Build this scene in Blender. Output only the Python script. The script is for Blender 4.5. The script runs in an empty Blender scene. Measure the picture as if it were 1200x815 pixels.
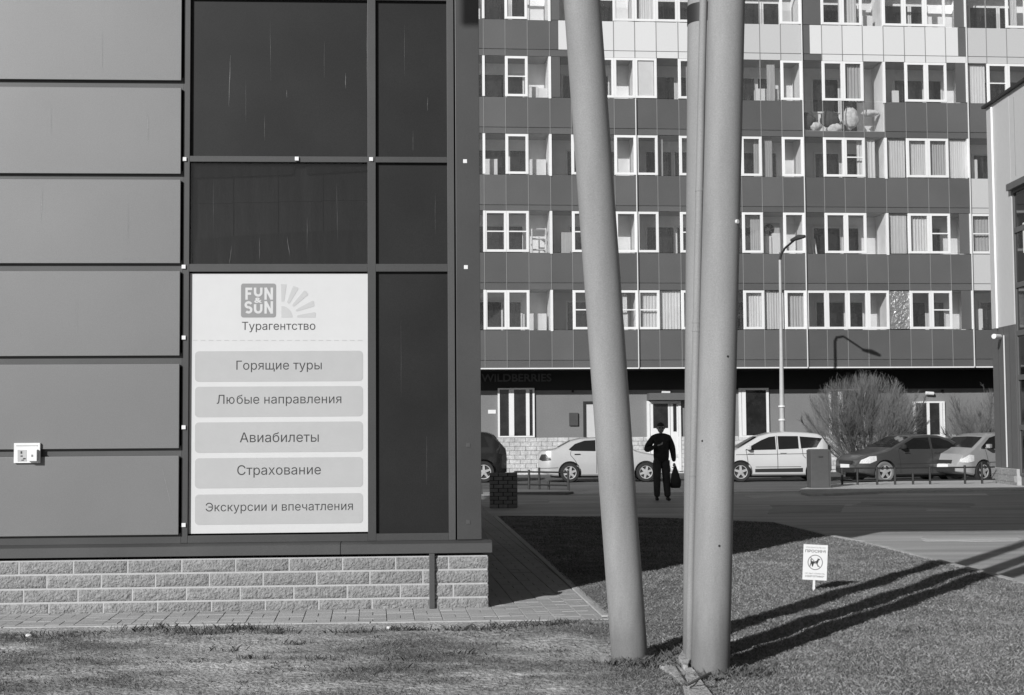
import bpy, bmesh, math, random
import numpy as np
from mathutils import Vector, Matrix, noise
R = math.radians
random.seed(7); rng = np.random.default_rng(7)
sc = bpy.context.scene
col = sc.collection

# ------------------------------------------------------------ camera
F = 1666.7; PITCH = R(3.28); ROLL = 0.007; CAMZ = 1.6
_F = Vector((0, math.cos(PITCH), math.sin(PITCH)))
_U0 = Vector((0, -math.sin(PITCH), math.cos(PITCH)))
_R0 = Vector((1, 0, 0))
cR = math.cos(ROLL) * _R0 - math.sin(ROLL) * _U0
cU = math.sin(ROLL) * _R0 + math.cos(ROLL) * _U0
CAM = Vector((0, 0, CAMZ))
cam_d = bpy.data.cameras.new('camera'); cam = bpy.data.objects.new('camera', cam_d); col.objects.link(cam)
cam_d.sensor_width = 36; cam_d.lens = 50; cam_d.clip_end = 3000; cam_d.clip_start = 0.05
m = Matrix.Identity(4)
for i in range(3):
    m[i][0] = cR[i]; m[i][1] = cU[i]; m[i][2] = -_F[i]; m[i][3] = CAM[i]
cam.matrix_world = m
sc.camera = cam

# ------------------------------------------------------------ sky, sun, exposure (black and white photograph: neutral light)
SUN_EL = R(25); SUN_AZ = R(32)      # light travels away from the camera and 32 degrees to the right
sun_dir = Vector((math.sin(SUN_AZ) * math.cos(SUN_EL), math.cos(SUN_AZ) * math.cos(SUN_EL), -math.sin(SUN_EL)))
w = bpy.data.worlds.new('World'); sc.world = w; w.use_nodes = True
nt = w.node_tree; nt.nodes.clear()
sky = nt.nodes.new('ShaderNodeTexSky'); sky.sky_type = 'NISHITA'; sky.sun_disc = False
sky.sun_elevation = SUN_EL; sky.sun_rotation = R(180) + SUN_AZ
bw = nt.nodes.new('ShaderNodeRGBToBW'); bg = nt.nodes.new('ShaderNodeBackground'); wo = nt.nodes.new('ShaderNodeOutputWorld')
bg.inputs['Strength'].default_value = 0.05
nt.links.new(sky.outputs[0], bw.inputs[0]); nt.links.new(bw.outputs[0], bg.inputs[0]); nt.links.new(bg.outputs[0], wo.inputs[0])
sl = bpy.data.lights.new('sun', 'SUN'); sl.energy = 4.6; sl.angle = R(0.5); sl.color = (1, 1, 1)
sun = bpy.data.objects.new('sun', sl); col.objects.link(sun)
sun.rotation_euler = sun_dir.to_track_quat('-Z', 'Y').to_euler()
sc.view_settings.view_transform = 'Standard'; sc.view_settings.look = 'None'
sc.view_settings.exposure = 0; sc.view_settings.gamma = 1

# ------------------------------------------------------------ measuring helpers (photograph pixels, 1200 x 815, to metres)
def ray(u, v):
    return _F + (u - 600) / F * cR - (v - 407.5) / F * cU
def G(u, v, z=0.0):
    d = ray(u, v); t = (z - CAMZ) / d.z
    return CAM + d * t
def D(u, v, y):
    d = ray(u, v); return CAM + d * (y / d.y)
class Frame:
    def __init__(s, o, ang):
        s.o = Vector(o); s.a = ang
        s.ex = Vector((math.cos(ang), math.sin(ang), 0)); s.ey = Vector((-math.sin(ang), math.cos(ang), 0))
    def P(s, u, v, yo=0.0):
        u = float(u); v = float(v); d = ray(u, v); t = (yo - (CAM - s.o).dot(s.ey)) / d.dot(s.ey)
        p = CAM + d * t - s.o
        return p.dot(s.ex), p.z
    def W(s, x, y, z): return s.o + s.ex * x + s.ey * y + Vector((0, 0, z))

# ------------------------------------------------------------ object helpers
def link(o, parent=None):
    col.objects.link(o)
    if parent: o.parent = parent
    return o
def tag(o, label=None, cat=None, group=None, kind=None):
    if label: o['label'] = label
    if cat: o['category'] = cat
    if group: o['group'] = group
    if kind: o['kind'] = kind
    return o
def empty(name, loc, rz=0, label=None, cat=None, group=None):
    o = bpy.data.objects.new(name, None); o.location = loc; o.rotation_euler = (0, 0, rz)
    o.empty_display_size = 0.2
    link(o); return tag(o, label, cat, group)
class MB:
    def __init__(s): s.v = []; s.f = []
    def add(s, vs, fs):
        n = len(s.v); s.v += [tuple(p) for p in vs]; s.f += [tuple(i + n for i in q) for q in fs]; return s
    def box(s, x0, x1, y0, y1, z0, z1):
        return s.add([(x0,y0,z0),(x1,y0,z0),(x1,y1,z0),(x0,y1,z0),(x0,y0,z1),(x1,y0,z1),(x1,y1,z1),(x0,y1,z1)],
                     [(0,3,2,1),(4,5,6,7),(0,1,5,4),(1,2,6,5),(2,3,7,6),(3,0,4,7)])
    def prism(s, pts, h0, h1, axis='y'):
        n = len(pts)
        if axis == 'y': a = [(p[0], h0, p[1]) for p in pts]; b = [(p[0], h1, p[1]) for p in pts]
        else: a = [(p[0], p[1], h0) for p in pts]; b = [(p[0], p[1], h1) for p in pts]
        return s.add(a + b, [tuple(range(n)), tuple(range(2*n-1, n-1, -1))] + [(i, i+n, (i+1) % n + n, (i+1) % n) for i in range(n)])
    def tube(s, pts, rad, n=8, cap=True):
        pts = [Vector(p) for p in pts]
        if not isinstance(rad, (list, tuple)): rad = [rad] * len(pts)
        base = len(s.v); prev = None
        for i, p in enumerate(pts):
            t = (pts[min(i+1, len(pts)-1)] - pts[max(i-1, 0)]).normalized()
            if prev is None:
                x = t.orthogonal().normalized()
            else:
                x = (prev - t * prev.dot(t)).normalized()
            prev = x; y = t.cross(x)
            for k in range(n):
                a = 2 * math.pi * k / n
                s.v.append(tuple(p + (x * math.cos(a) + y * math.sin(a)) * rad[i]))
        for i in range(len(pts) - 1):
            for k in range(n):
                a = base + i*n + k; b = base + i*n + (k+1) % n
                s.f.append((a, b, b + n, a + n))
        if cap:
            s.f.append(tuple(base + k for k in reversed(range(n)))); e = base + (len(pts)-1)*n
            s.f.append(tuple(e + k for k in range(n)))
        return s
    def build(s, name, mt, parent=None, bevel=0, smooth=False, fix=True, seg=2):
        me = bpy.data.meshes.new(name); me.from_pydata(s.v, [], s.f)
        if fix or bevel:
            b = bmesh.new(); b.from_mesh(me)
            if fix: bmesh.ops.recalc_face_normals(b, faces=b.faces)
            if bevel:
                es = [e for e in b.edges if len(e.link_faces) == 2 and e.calc_face_angle(0) > 0.5]
                bmesh.ops.bevel(b, geom=es, offset=bevel, segments=seg, affect='EDGES', profile=0.6)
            b.to_mesh(me); b.free()
        me.materials.append(mt)
        if smooth:
            for p in me.polygons: p.use_smooth = True
        me.update()
        return link(bpy.data.objects.new(name, me), parent)
def box(name, mt, parent, x0, x1, y0, y1, z0, z1, bevel=0):
    return MB().box(min(x0,x1), max(x0,x1), min(y0,y1), max(y0,y1), min(z0,z1), max(z0,z1)).build(name, mt, parent, bevel, fix=False)
def autosmooth(o, ang=0.6):
    me = o.data
    for p in me.polygons: p.use_smooth = True
    b = bmesh.new(); b.from_mesh(me)
    for e in b.edges:
        if len(e.link_faces) == 2 and e.calc_face_angle(0) > ang: e.smooth = False
    b.to_mesh(me); b.free(); return o

# ------------------------------------------------------------ materials (all neutral: the film is black and white)
def g3(v): return (v, v, v, 1)
def mat(name, g, rough=0.7, var=0.12, scale=6.0, bump=0.0, bscale=60.0, metal=0.0, spec=0.5, stretch=None, var2=0.0, scale2=0.7, perobj=0.0, coat=0.0, stretch2=None):
    m = bpy.data.materials.new(name); m.use_nodes = True; nt = m.node_tree; N = nt.nodes; L = nt.links
    b = N['Principled BSDF']; b.inputs['Roughness'].default_value = rough; b.inputs['Metallic'].default_value = metal
    b.inputs['Specular IOR Level'].default_value = spec
    if coat: b.inputs['Coat Weight'].default_value = coat; b.inputs['Coat Roughness'].default_value = 0.05
    tc = N.new('ShaderNodeTexCoord'); src = tc.outputs['Object']
    if stretch:
        mp = N.new('ShaderNodeMapping'); mp.inputs['Scale'].default_value = stretch; L.new(src, mp.inputs[0]); src = mp.outputs[0]
    ns = N.new('ShaderNodeTexNoise'); ns.inputs['Scale'].default_value = scale; ns.inputs['Detail'].default_value = 7; ns.inputs['Roughness'].default_value = 0.65
    L.new(src, ns.inputs['Vector'])
    mr = N.new('ShaderNodeMapRange'); mr.inputs[1].default_value = 0.3; mr.inputs[2].default_value = 0.7
    mr.inputs[3].default_value = 1 - var; mr.inputs[4].default_value = 1 + var; L.new(ns.outputs['Fac'], mr.inputs[0])
    last = mr.outputs[0]
    def mul(a, bb):
        q = N.new('ShaderNodeMath'); q.operation = 'MULTIPLY'; L.new(a, q.inputs[0])
        if isinstance(bb, float): q.inputs[1].default_value = bb
        else: L.new(bb, q.inputs[1])
        return q.outputs[0]
    if var2:
        n2 = N.new('ShaderNodeTexNoise'); n2.inputs['Scale'].default_value = scale2; n2.inputs['Detail'].default_value = 5; v2 = tc.outputs['Object']
        if stretch2:
            mq = N.new('ShaderNodeMapping'); mq.inputs['Scale'].default_value = stretch2; L.new(v2, mq.inputs[0]); v2 = mq.outputs[0]
        L.new(v2, n2.inputs['Vector'])
        m2 = N.new('ShaderNodeMapRange'); m2.inputs[1].default_value = 0.3; m2.inputs[2].default_value = 0.7
        m2.inputs[3].default_value = 1 - var2; m2.inputs[4].default_value = 1 + var2; L.new(n2.outputs['Fac'], m2.inputs[0])
        last = mul(last, m2.outputs[0])
    if perobj:
        oi = N.new('ShaderNodeObjectInfo'); m3 = N.new('ShaderNodeMapRange'); m3.inputs[3].default_value = 1 - perobj; m3.inputs[4].default_value = 1 + perobj
        L.new(oi.outputs['Random'], m3.inputs[0]); last = mul(last, m3.outputs[0])
    last = mul(last, float(g))
    L.new(last, b.inputs['Base Color'])
    if bump:
        nb = N.new('ShaderNodeTexNoise'); nb.inputs['Scale'].default_value = bscale; nb.inputs['Detail'].default_value = 6; L.new(tc.outputs['Object'], nb.inputs['Vector'])
        bp = N.new('ShaderNodeBump'); bp.inputs['Strength'].default_value = min(1, bump); bp.inputs['Distance'].default_value = 0.01 * max(1, bump)
        L.new(nb.outputs['Fac'], bp.inputs['Height']); L.new(bp.outputs[0], b.inputs['Normal'])
    m['_last'] = 1
    return m
def glass(name, tint=0.9, film=0.0, filmg=0.1, rough=0.02, ior=1.5):
    m = bpy.data.materials.new(name); m.use_nodes = True; nt = m.node_tree; N = nt.nodes; L = nt.links; N.clear()
    out = N.new('ShaderNodeOutputMaterial'); tr = N.new('ShaderNodeBsdfTransparent'); tr.inputs[0].default_value = g3(tint)
    gl = N.new('ShaderNodeBsdfGlossy'); gl.inputs['Roughness'].default_value = rough; gl.inputs[0].default_value = g3(0.95)
    lw = N.new('ShaderNodeLayerWeight'); pw = N.new('ShaderNodeMath'); pw.operation = 'POWER'; pw.inputs[1].default_value = 5; L.new(lw.outputs['Facing'], pw.inputs[0])
    fr = N.new('ShaderNodeMath'); fr.operation = 'MULTIPLY_ADD'; fr.inputs[1].default_value = .95; fr.inputs[2].default_value = .045; L.new(pw.outputs[0], fr.inputs[0])
    mx = N.new('ShaderNodeMixShader'); L.new(fr.outputs[0], mx.inputs[0])
    if film:
        df = N.new('ShaderNodeBsdfDiffuse'); df.inputs[0].default_value = g3(filmg)
        tc = N.new('ShaderNodeTexCoord'); mp = N.new('ShaderNodeMapping'); mp.inputs['Scale'].default_value = (9, 9, 0.8); L.new(tc.outputs['Object'], mp.inputs[0])
        ns = N.new('ShaderNodeTexNoise'); ns.inputs['Scale'].default_value = 2.2; ns.inputs['Detail'].default_value = 8; ns.inputs['Roughness'].default_value = 0.7; L.new(mp.outputs[0], ns.inputs['Vector'])
        mr = N.new('ShaderNodeMapRange'); mr.inputs[1].default_value = 0.3; mr.inputs[2].default_value = 0.75; mr.inputs[3].default_value = film * 0.5; mr.inputs[4].default_value = min(1, film * 1.6); L.new(ns.outputs['Fac'], mr.inputs[0])
        m2 = N.new('ShaderNodeMixShader'); L.new(mr.outputs[0], m2.inputs[0]); L.new(tr.outputs[0], m2.inputs[1]); L.new(df.outputs[0], m2.inputs[2]); base = m2.outputs[0]
    else: base = tr.outputs[0]
    L.new(base, mx.inputs[1]); L.new(gl.outputs[0], mx.inputs[2]); L.new(mx.outputs[0], out.inputs[0])
    return m

M = {}
M['panel'] = mat('grey_panel', .160, .50, .12, 130, .10, 500, var2=.05, scale2=.9, metal=.25)
M['frame'] = mat('frame_paint', .048, .45, .16, 120, .03, 300, var2=.1, scale2=2)
M['frame_lt'] = mat('frame_worn', .062, .5, .16, 120, .03, 300, var2=.1, scale2=2)
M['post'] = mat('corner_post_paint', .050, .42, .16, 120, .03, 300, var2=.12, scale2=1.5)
M['film'] = mat('dark_film_pane', .014, .5, .30, 110, .02, 200, var2=.22, scale2=1.5, spec=.24)
M['glass_dirty'] = glass('dirty_pane_glass', .9, .30, .018)
M['reflection_grey'] = mat('reflection_grey', .03, .8, .3, 60, var2=.1)  # grey of the pane's reflection, put on added boards
M['reflection_dark'] = mat('reflection_dark_board', .008, .8, .2, 30)
M['dark'] = mat('dark_gap', .02, .8, .1)
M['signboard'] = mat('sign_board_vinyl', .575, .45, .02, 5, var2=.015, spec=.3)
M['signbtn'] = mat('sign_button_print', .42, .45, .03, 5, spec=.3)
M['logo_d'] = mat('logo_square_print', .26, .45, .03, 5, spec=.3)
M['logo_l'] = mat('logo_ray_print', .47, .45, .03, 5, spec=.3)
M['run_l'] = mat('pale_dried_run', .25, .7, .4, 90)
M['run'] = mat('dried_run', .12, .7, .5, 90)
M['ink'] = mat('dark_ink', .035, .6, .05, 5)
M['white'] = mat('white_plastic', .72, .45, .05, 4, spec=.4)
M['whitebright'] = mat('white_painted_frame', .72, .4, .04, 5)
M['mortar'] = mat('light_mortar', .42, .9, .08, 20, .4, 90, var2=.06)
M['block'] = mat('split_face_block', .26, .9, .34, 24, 3.2, 45, var2=.08, perobj=.07)
M['block_stuff'] = mat('plinth_blocks_far', .5, .9, .25, 9, 1.5, 22, var2=.2, scale2=1.2)
M['paver'] = mat('concrete_paver', .38, .85, .16, 90, .5, 160, var2=.10, scale2=.8, perobj=.07)
M['sandjoint'] = mat('dirty_sand_joint', .07, .95, .2, 30)
M['kerb'] = mat('concrete_kerb', .42, .85, .12, 10, .4, 90, var2=.1)
M['asphalt'] = mat('worn_asphalt', .40, .66, .18, 60, .6, 200, var2=.32, scale2=1.0, spec=.6, stretch2=(.22, 1.9, 1))
M['asphalt_d'] = mat('parking_asphalt', .10, .8, .2, 30, .5, 120, var2=.3, scale2=1.0, stretch2=(.25, 1.6, 1))
M['ground'] = mat('far_ground', .2, .9, .2, 3)
M['steel'] = mat('galvanised_steel_paint', .255, .72, .14, 120, .12, 300, var2=.12, scale2=1.4, metal=.0, spec=.3, stretch2=(5, 5, .8))
M['band'] = mat('black_tape', .02, .6, .05)
M['concrete'] = mat('footing_concrete', .40, .9, .35, 22, 2.5, 40, var2=.25, scale2=5)
M['rust'] = mat('dark_iron', .035, .7, .2, 14)
M['spandrel'] = mat('dark_spandrel', .10, .4, .14, 26, 0, var2=.07, perobj=.12, spec=.4)
M['spandrel_l'] = mat('white_spandrel', .60, .45, .05, 26, perobj=.03)
M['spandrel_m'] = mat('pale_grey_spandrel', .47, .45, .06, 26, perobj=.03)
M['mullion'] = mat('grey_mullion', .22, .5, .06, 3)
M['wframe'] = mat('white_window_frame', .72, .35, .03, 3, perobj=.04)
M['loggia'] = mat('loggia_plaster', .80, .85, .10, 1.5, var2=.12, perobj=.1)
M['loggia_dark'] = mat('loggia_dark_brick', .55, .85, .10, 1.5, perobj=.1)
M['slab'] = mat('concrete_slab', .35, .9, .1, 2)
M['win_glass'] = glass('apartment_glass', .94, .03, .5)
M['dark_glass'] = mat('dark_glass', .022, .06, .5, 2.5, spec=.8)
M['curtain'] = mat('pale_curtain', .62, .9, .12, 4, stretch=(8, 8, .5), perobj=.12)
M['curtain_d'] = mat('grey_curtain', .38, .9, .15, 4, stretch=(8, 8, .5), perobj=.15)
M['foil'] = mat('crumpled_foil', .62, .28, .15, 12, 6, 9, metal=.7)
M['gwall'] = mat('ground_floor_render', .18, .85, .12, 22, .2, 90, var2=.08)
M['soffit'] = mat('soffit_and_wall_shadow', .015, .8, .1)  # soffit colour, also the shadow painted on the wall below it
M['text_dim'] = mat('unlit_sign_letters', .075, .5, .1)
M['silver'] = mat('silver_car_paint', .45, .3, .03, 3, metal=.15, coat=.6)
M['whitecar'] = mat('white_car_paint', .50, .3, .03, 3, coat=.6)
M['darkcar'] = mat('dark_car_paint', .055, .28, .05, 3, metal=.1, coat=.7)
M['blackcar'] = mat('black_car_paint', .012, .25, .05, 3, coat=.7)
M['greycar'] = mat('grey_car_paint', .30, .32, .04, 3, metal=.1, coat=.5)
M['cglass'] = mat('car_glass', .012, .05, .1, 3, spec=.7)
M['tyre'] = mat('tyre_rubber', .018, .85, .1)
M['tyre_dust'] = mat('dusty_tyre_rubber', .16, .85, .15, 30)
M['rim'] = mat('alloy_rim', .34, .55, .08, 30)
M['plastic'] = mat('black_plastic', .022, .6, .1)
M['lamp_d'] = mat('dark_lamp_lens', .03, .35, .3, 20)
M['lamp_l'] = mat('clear_lamp_lens', .62, .12, .2, 25)
M['bin'] = mat('grey_box_paint', .075, .6, .08, 8, var2=.08)
M['brickdark'] = mat('dark_red_brick', .20, .9, .18, 20, .8, 60, perobj=.15)
M['fence'] = mat('black_fence_paint', .02, .5, .2)
M['bark'] = mat('shrub_bark', .07, .9, .2, 20)
M['twig'] = mat('shrub_twig', .125, .9, .2, 20)
M['lampost'] = mat('lamp_post_steel', .40, .5, .08, 6)
M['cladding'] = mat('pale_cladding', .52, .5, .03, 6, .03, 200, var2=.02)
M['rdark'] = mat('dark_cladding', .105, .5, .05, 8, var2=.05)
M['rglass'] = mat('corner_dark_glass', .015, .04, .2, 3, spec=.9)
M['cloth'] = mat('black_cloth', .026, .8, .35, 9, 3, 12)
M['trouser'] = mat('dark_grey_cloth', .055, .9, .3, 9, 2.5, 12)
M['skin'] = mat('skin', .38, .6, .08, 20)
M['bag'] = mat('black_bag', .018, .5, .2, 12)
M['old_kerb'] = mat('old_dirty_kerb', .14, .9, .15, 10)
M['soil'] = mat('dry_soil', .27, .95, .22, 9, 1.6, 26, var2=.28, scale2=.75)
M['turf'] = mat('turf_soil', .13, .95, .25, 14, 1.4, 40, var2=.2, scale2=.9)
M['canopy'] = mat('roof_soffit_metal', .12, .7, .05)

def grime(m, z0=.02, z1=.75, amt=.45):
    nt = m.node_tree; N = nt.nodes; L = nt.links; b = N['Principled BSDF']; src = b.inputs['Base Color'].links[0].from_socket
    tc = N.new('ShaderNodeTexCoord'); sp = N.new('ShaderNodeSeparateXYZ'); L.new(tc.outputs['Object'], sp.inputs[0])
    mp = N.new('ShaderNodeMapping'); mp.inputs['Scale'].default_value = (14, 14, 2.2); L.new(tc.outputs['Object'], mp.inputs[0])
    ns = N.new('ShaderNodeTexNoise'); ns.inputs['Scale'].default_value = 1; ns.inputs['Detail'].default_value = 6; L.new(mp.outputs[0], ns.inputs['Vector'])
    ad = N.new('ShaderNodeMath'); ad.operation = 'MULTIPLY_ADD'; ad.inputs[1].default_value = -1.1; L.new(ns.outputs['Fac'], ad.inputs[0]); L.new(sp.outputs['Z'], ad.inputs[2])
    mr = N.new('ShaderNodeMapRange'); mr.inputs[1].default_value = z0 - .55; mr.inputs[2].default_value = z1 - .55; mr.inputs[3].default_value = 1 - amt; mr.inputs[4].default_value = 1; L.new(ad.outputs[0], mr.inputs[0])
    q = N.new('ShaderNodeMath'); q.operation = 'MULTIPLY'; L.new(src, q.inputs[0]); L.new(mr.outputs[0], q.inputs[1]); L.new(q.outputs[0], b.inputs['Base Color'])
grime(M['steel'], .05, .5, .35)
# soil to turf: the lawn sheet is bare dirt along the pavement and thatch elsewhere
def lawn_mat():
    m = mat('lawn_soil', .37, .95, .55, 20, 4.0, 34, var2=.30, scale2=2.3)
    nt = m.node_tree; N = nt.nodes; L = nt.links; b = N['Principled BSDF']
    src = b.inputs['Base Color'].links[0].from_socket
    at = N.new('ShaderNodeAttribute'); at.attribute_name = 'grassy'
    mr = N.new('ShaderNodeMapRange'); mr.inputs[1].default_value = 0; mr.inputs[2].default_value = 1; mr.inputs[3].default_value = 1.12; mr.inputs[4].default_value = .62
    L.new(at.outputs['Fac'], mr.inputs[0])
    q = N.new('ShaderNodeMath'); q.operation = 'MULTIPLY'; L.new(src, q.inputs[0]); L.new(mr.outputs[0], q.inputs[1]); L.new(q.outputs[0], b.inputs['Base Color'])
    return m
M['lawn'] = lawn_mat()
def blade_mat(name, lo, hi):
    m = bpy.data.materials.new(name); m.use_nodes = True; nt = m.node_tree; N = nt.nodes; L = nt.links
    b = N['Principled BSDF']; b.inputs['Roughness'].default_value = .7; b.inputs['Specular IOR Level'].default_value = .25
    at = N.new('ShaderNodeAttribute'); at.attribute_name = 'shade'
    mr = N.new('ShaderNodeMapRange'); mr.inputs[3].default_value = lo; mr.inputs[4].default_value = hi
    L.new(at.outputs['Fac'], mr.inputs[0]); L.new(mr.outputs[0], b.inputs['Base Color']); return m
M['blade'] = blade_mat('grass_blades', .02, .50)
M['tuft'] = blade_mat('green_tuft_blades', .035, .10)

def glyphs(body, bold, spacing):
    """letters as one mesh in font units; n, y and the soft sign are drawn here because their outlines overlap in the built-in font"""
    def ev(t):
        cu = bpy.data.curves.new('t', 'FONT'); cu.body = t; cu.size = 1; cu.offset = bold; cu.space_character = spacing; cu.resolution_u = 4
        o = bpy.data.objects.new('t', cu); col.objects.link(o); dg = bpy.context.evaluated_depsgraph_get(); dg.update()
        me = bpy.data.meshes.new_from_object(o.evaluated_get(dg)); bpy.data.objects.remove(o)
        n = len(me.vertices); co = np.empty(n*3, 'f'); me.vertices.foreach_get('co', co); fs = [tuple(p.vertices) for p in me.polygons]; bpy.data.meshes.remove(me)
        return co.reshape(-1, 3)[:, :2], fs
    pmax = ev('п')[0][:, 0].max()
    pen = lambda i: 0.0 if i == 0 else float(ev(body[:i] + 'п')[0][:, 0].max() - pmax)
    V_ = []; F_ = []
    def put(vs, fs, x): n = len(V_); V_.extend([(p[0]+x, p[1]) for p in vs]); F_.extend([tuple(k+n for k in f) for f in fs])
    def rect(x0, x1, z0, z1, x): put([(x0, z0), (x1, z0), (x1, z1), (x0, z1)], [(0, 1, 2, 3)], x)
    i = 0; b_ = bold
    while i < len(body):
        if body[i] == 'я':
            x = pen(i); rect(.395-b_, .48+b_, 0, .54, x); po = []; pi_ = []
            for k in range(11):
                a_ = R(90 + 18*k); po.append((.215 + .155*math.cos(a_), .385 + .155*math.sin(a_))); pi_.append((.215 + .075*math.cos(a_), .385 + .078*math.sin(a_)))
            po = [(.394, .54)] + po + [(.394, .23)]; pi_ = [(.394, .463)] + pi_ + [(.394, .307)]; n = len(po)
            put(po + pi_, [(k, k+1, n+k+1, n+k) for k in range(n-1)], x); put([(.02, 0), (.115, 0), (.27, .228), (.175, .228)], [(0, 1, 2, 3)], x); i += 1; continue
        if body[i] == 'ю':
            x = pen(i); rect(.08-b_, .165+b_, 0, .54, x); rect(.166+b_, .262, .235-b_, .315+b_, x); po = []; pi_ = []; n = 25
            for k in range(n): a_ = 2*math.pi*k/(n-1); po.append((.49 + .23*math.cos(a_), .27 + .28*math.sin(a_))); pi_.append((.49 + .145*math.cos(a_), .27 + .20*math.sin(a_)))
            put(po + pi_, [(k, k+1, n+k+1, n+k) for k in range(n-1)], x); i += 1; continue
        if body[i] in 'ныь':
            x = pen(i); rect(.08-b_, .165+b_, 0, .54, x)
            if body[i] == 'н': rect(.415-b_, .50+b_, 0, .54, x); rect(.166+b_, .414-b_, .235-b_, .315+b_, x)
            else:
                xr = .40 if body[i] == 'ы' else .36; po = []; pi_ = []
                for k in range(11):
                    a_ = R(90 - 18*k); po.append((xr-.06 + .165*math.cos(a_), .165 + .165*math.sin(a_))); pi_.append((xr-.06 + .085*math.cos(a_), .165 + .085*math.sin(a_)))
                po = [(.166, .33)] + po + [(.166, 0)]; pi_ = [(.166, .25)] + pi_ + [(.166, .08)]; n = len(po)
                put(po + pi_, [(k, k+1, n+k+1, n+k) for k in range(n-1)], x)
                if body[i] == 'ы': rect(.575-b_, .66+b_, 0, .54, x)
            i += 1
        else:
            j = i
            while j < len(body) and body[j] not in 'ныьяю': j += 1
            if body[i:j].strip():
                sp = len(body[i:j]) - len(body[i:j].lstrip()); vs, fs = ev(body[i+sp:j]); put([tuple(map(float, p)) for p in vs], fs, pen(i+sp))
            i = j
    return V_, F_
def text_obj(name, body, mt, parent, cx, cz, width, height, y, ext=.0015, bold=0.0, spacing=1.0, rot=0.0, label=None):
    V_, F_ = glyphs(body, bold, spacing); xs = [p[0] for p in V_]; zs = [p[1] for p in V_]
    x0, x1, z0, z1 = min(xs), max(xs), min(zs), max(zs); sx = width/(x1-x0); sz = sx if height is None else height/(z1-z0)
    c, s_ = math.cos(rot), math.sin(rot); out = []
    for px_, pz_ in V_:
        a_ = (px_-(x0+x1)/2)*sx; b_ = (pz_-(z0+z1)/2)*sz; out.append((cx + a_*c - b_*s_, y - ext, cz + a_*s_ + b_*c))
    o = MB().add(out, F_).build(name, mt, parent, fix=False)
    if label: o['label'] = label
    return o
def rrect(x0, x1, z0, z1, r, n=5):
    pts = []
    for cx, cz, a0 in ((x1-r, z1-r, 0), (x0+r, z1-r, 90), (x0+r, z0+r, 180), (x1-r, z0+r, 270)):
        for i in range(n + 1):
            a = R(a0 + 90 * i / n); pts.append((cx + r * math.cos(a), cz + r * math.sin(a)))
    return pts

# ============================================================ GROUND
def lawn_poly():
    px = [(716,722),(583,605.5),(740,607),(906,613),(972,629),(1007,635),(1100,659),(1200,685),(1420,748)]
    return [G(u, v) for u, v in px]
LP = lawn_poly()
ground = MB().add([(-900,-300,-.30),(900,-300,-.30),(900,1500,-.30),(-900,1500,-.30)], [(0,1,2,3)]).build('ground', M['ground']); tag(ground, kind='structure')
road = MB().add([(-30,9.5,-.08),(45,9.5,-.08),(45,37.0,-.08),(-30,37.0,-.08)], [(0,1,2,3)]).build('road', M['asphalt']); tag(road, kind='structure')
park = MB().add([(-30,37.0,-.081),(45,37.0,-.081),(45,53.2,-.081),(-30,53.2,-.081)], [(0,1,2,3)]).build('parking_lane', M['asphalt_d']); tag(park, kind='structure')

def patch(px, alb, rnd):
    rp = random.Random(rnd); pts = []
    for i in range(len(px)):
        a = G(*px[i-1], -.076); b = G(*px[i], -.076)
        for k in range(6):
            p = a.lerp(b, k/6); pts.append((p.x + rp.gauss(0, .03), p.y + rp.gauss(0, .03)))
    o = MB().prism(pts, -.085, -.076, 'z').build('road_patch', alb); return tag(o, kind='structure')
M['patch_l'] = mat('pale_worn_asphalt', .50, .7, .2, 50, .6, 200, var2=.3, scale2=1.0, stretch2=(.3, 1.5, 1))
M['patch_d'] = mat('dark_repair_asphalt', .33, .7, .2, 50, .6, 200, var2=.2, scale2=1.0)
patch([(1029, 578.3), (1155, 578.6), (1158, 580.6), (1030, 580.2)], M['patch_l'], 1)
patch([(872, 581), (958, 577.5), (962, 580.5), (880, 584)], M['patch_l'], 2)
patch([(640, 585), (735, 586), (738, 590), (645, 590)], M['patch_l'], 3)
patch([(1085, 596), (1160, 599), (1158, 602), (1086, 599)], M['patch_l'], 4)
patch([(1010, 588), (1140, 590), (1138, 595), (1000, 592)], M['patch_d'], 5)
patch([(1085, 628), (1190, 628), (1198, 634), (1082, 634)], M['patch_l'], 6)
patch([(905, 592), (990, 592), (985, 600), (900, 602)], M['patch_d'], 7)
def inpoly(x, y, poly):
    c = False; j = len(poly) - 1
    for i in range(len(poly)):
        xi, yi = poly[i][0], poly[i][1]; xj, yj = poly[j][0], poly[j][1]
        if (yi > y) != (yj > y) and x < (xj - xi) * (y - yi) / (yj - yi) + xi: c = not c
        j = i
    return c
fl0 = G(0, 736.5); fl1 = G(716, 726.5)
fdir = (fl1 - fl0).normalized()
front_left = fl0 - fdir * 12
LAWN = [tuple(p[:2]) for p in [front_left, fl1] + LP[1:]] + [(14, 8.2), (14, -3), (-14, -3)]
LAWN[-3] = (16, 11.0)
def pdist(x, y, poly):
    best = 9
    for i in range(len(poly)):
        ax, ay = poly[i-1]; bx, by = poly[i]; dx, dy = bx-ax, by-ay
        t = max(0, min(1, ((x-ax)*dx + (y-ay)*dy) / (dx*dx + dy*dy))); best = min(best, math.hypot(x-ax-dx*t, y-ay-dy*t))
    return best
def gz(x, y):
    n = noise.noise(Vector((x*.9, y*.9, 3))) * .022 + noise.noise(Vector((x*3.1, y*3.1, 9))) * .011 + noise.noise(Vector((x*9, y*9, 1))) * .004
    return n
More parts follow.
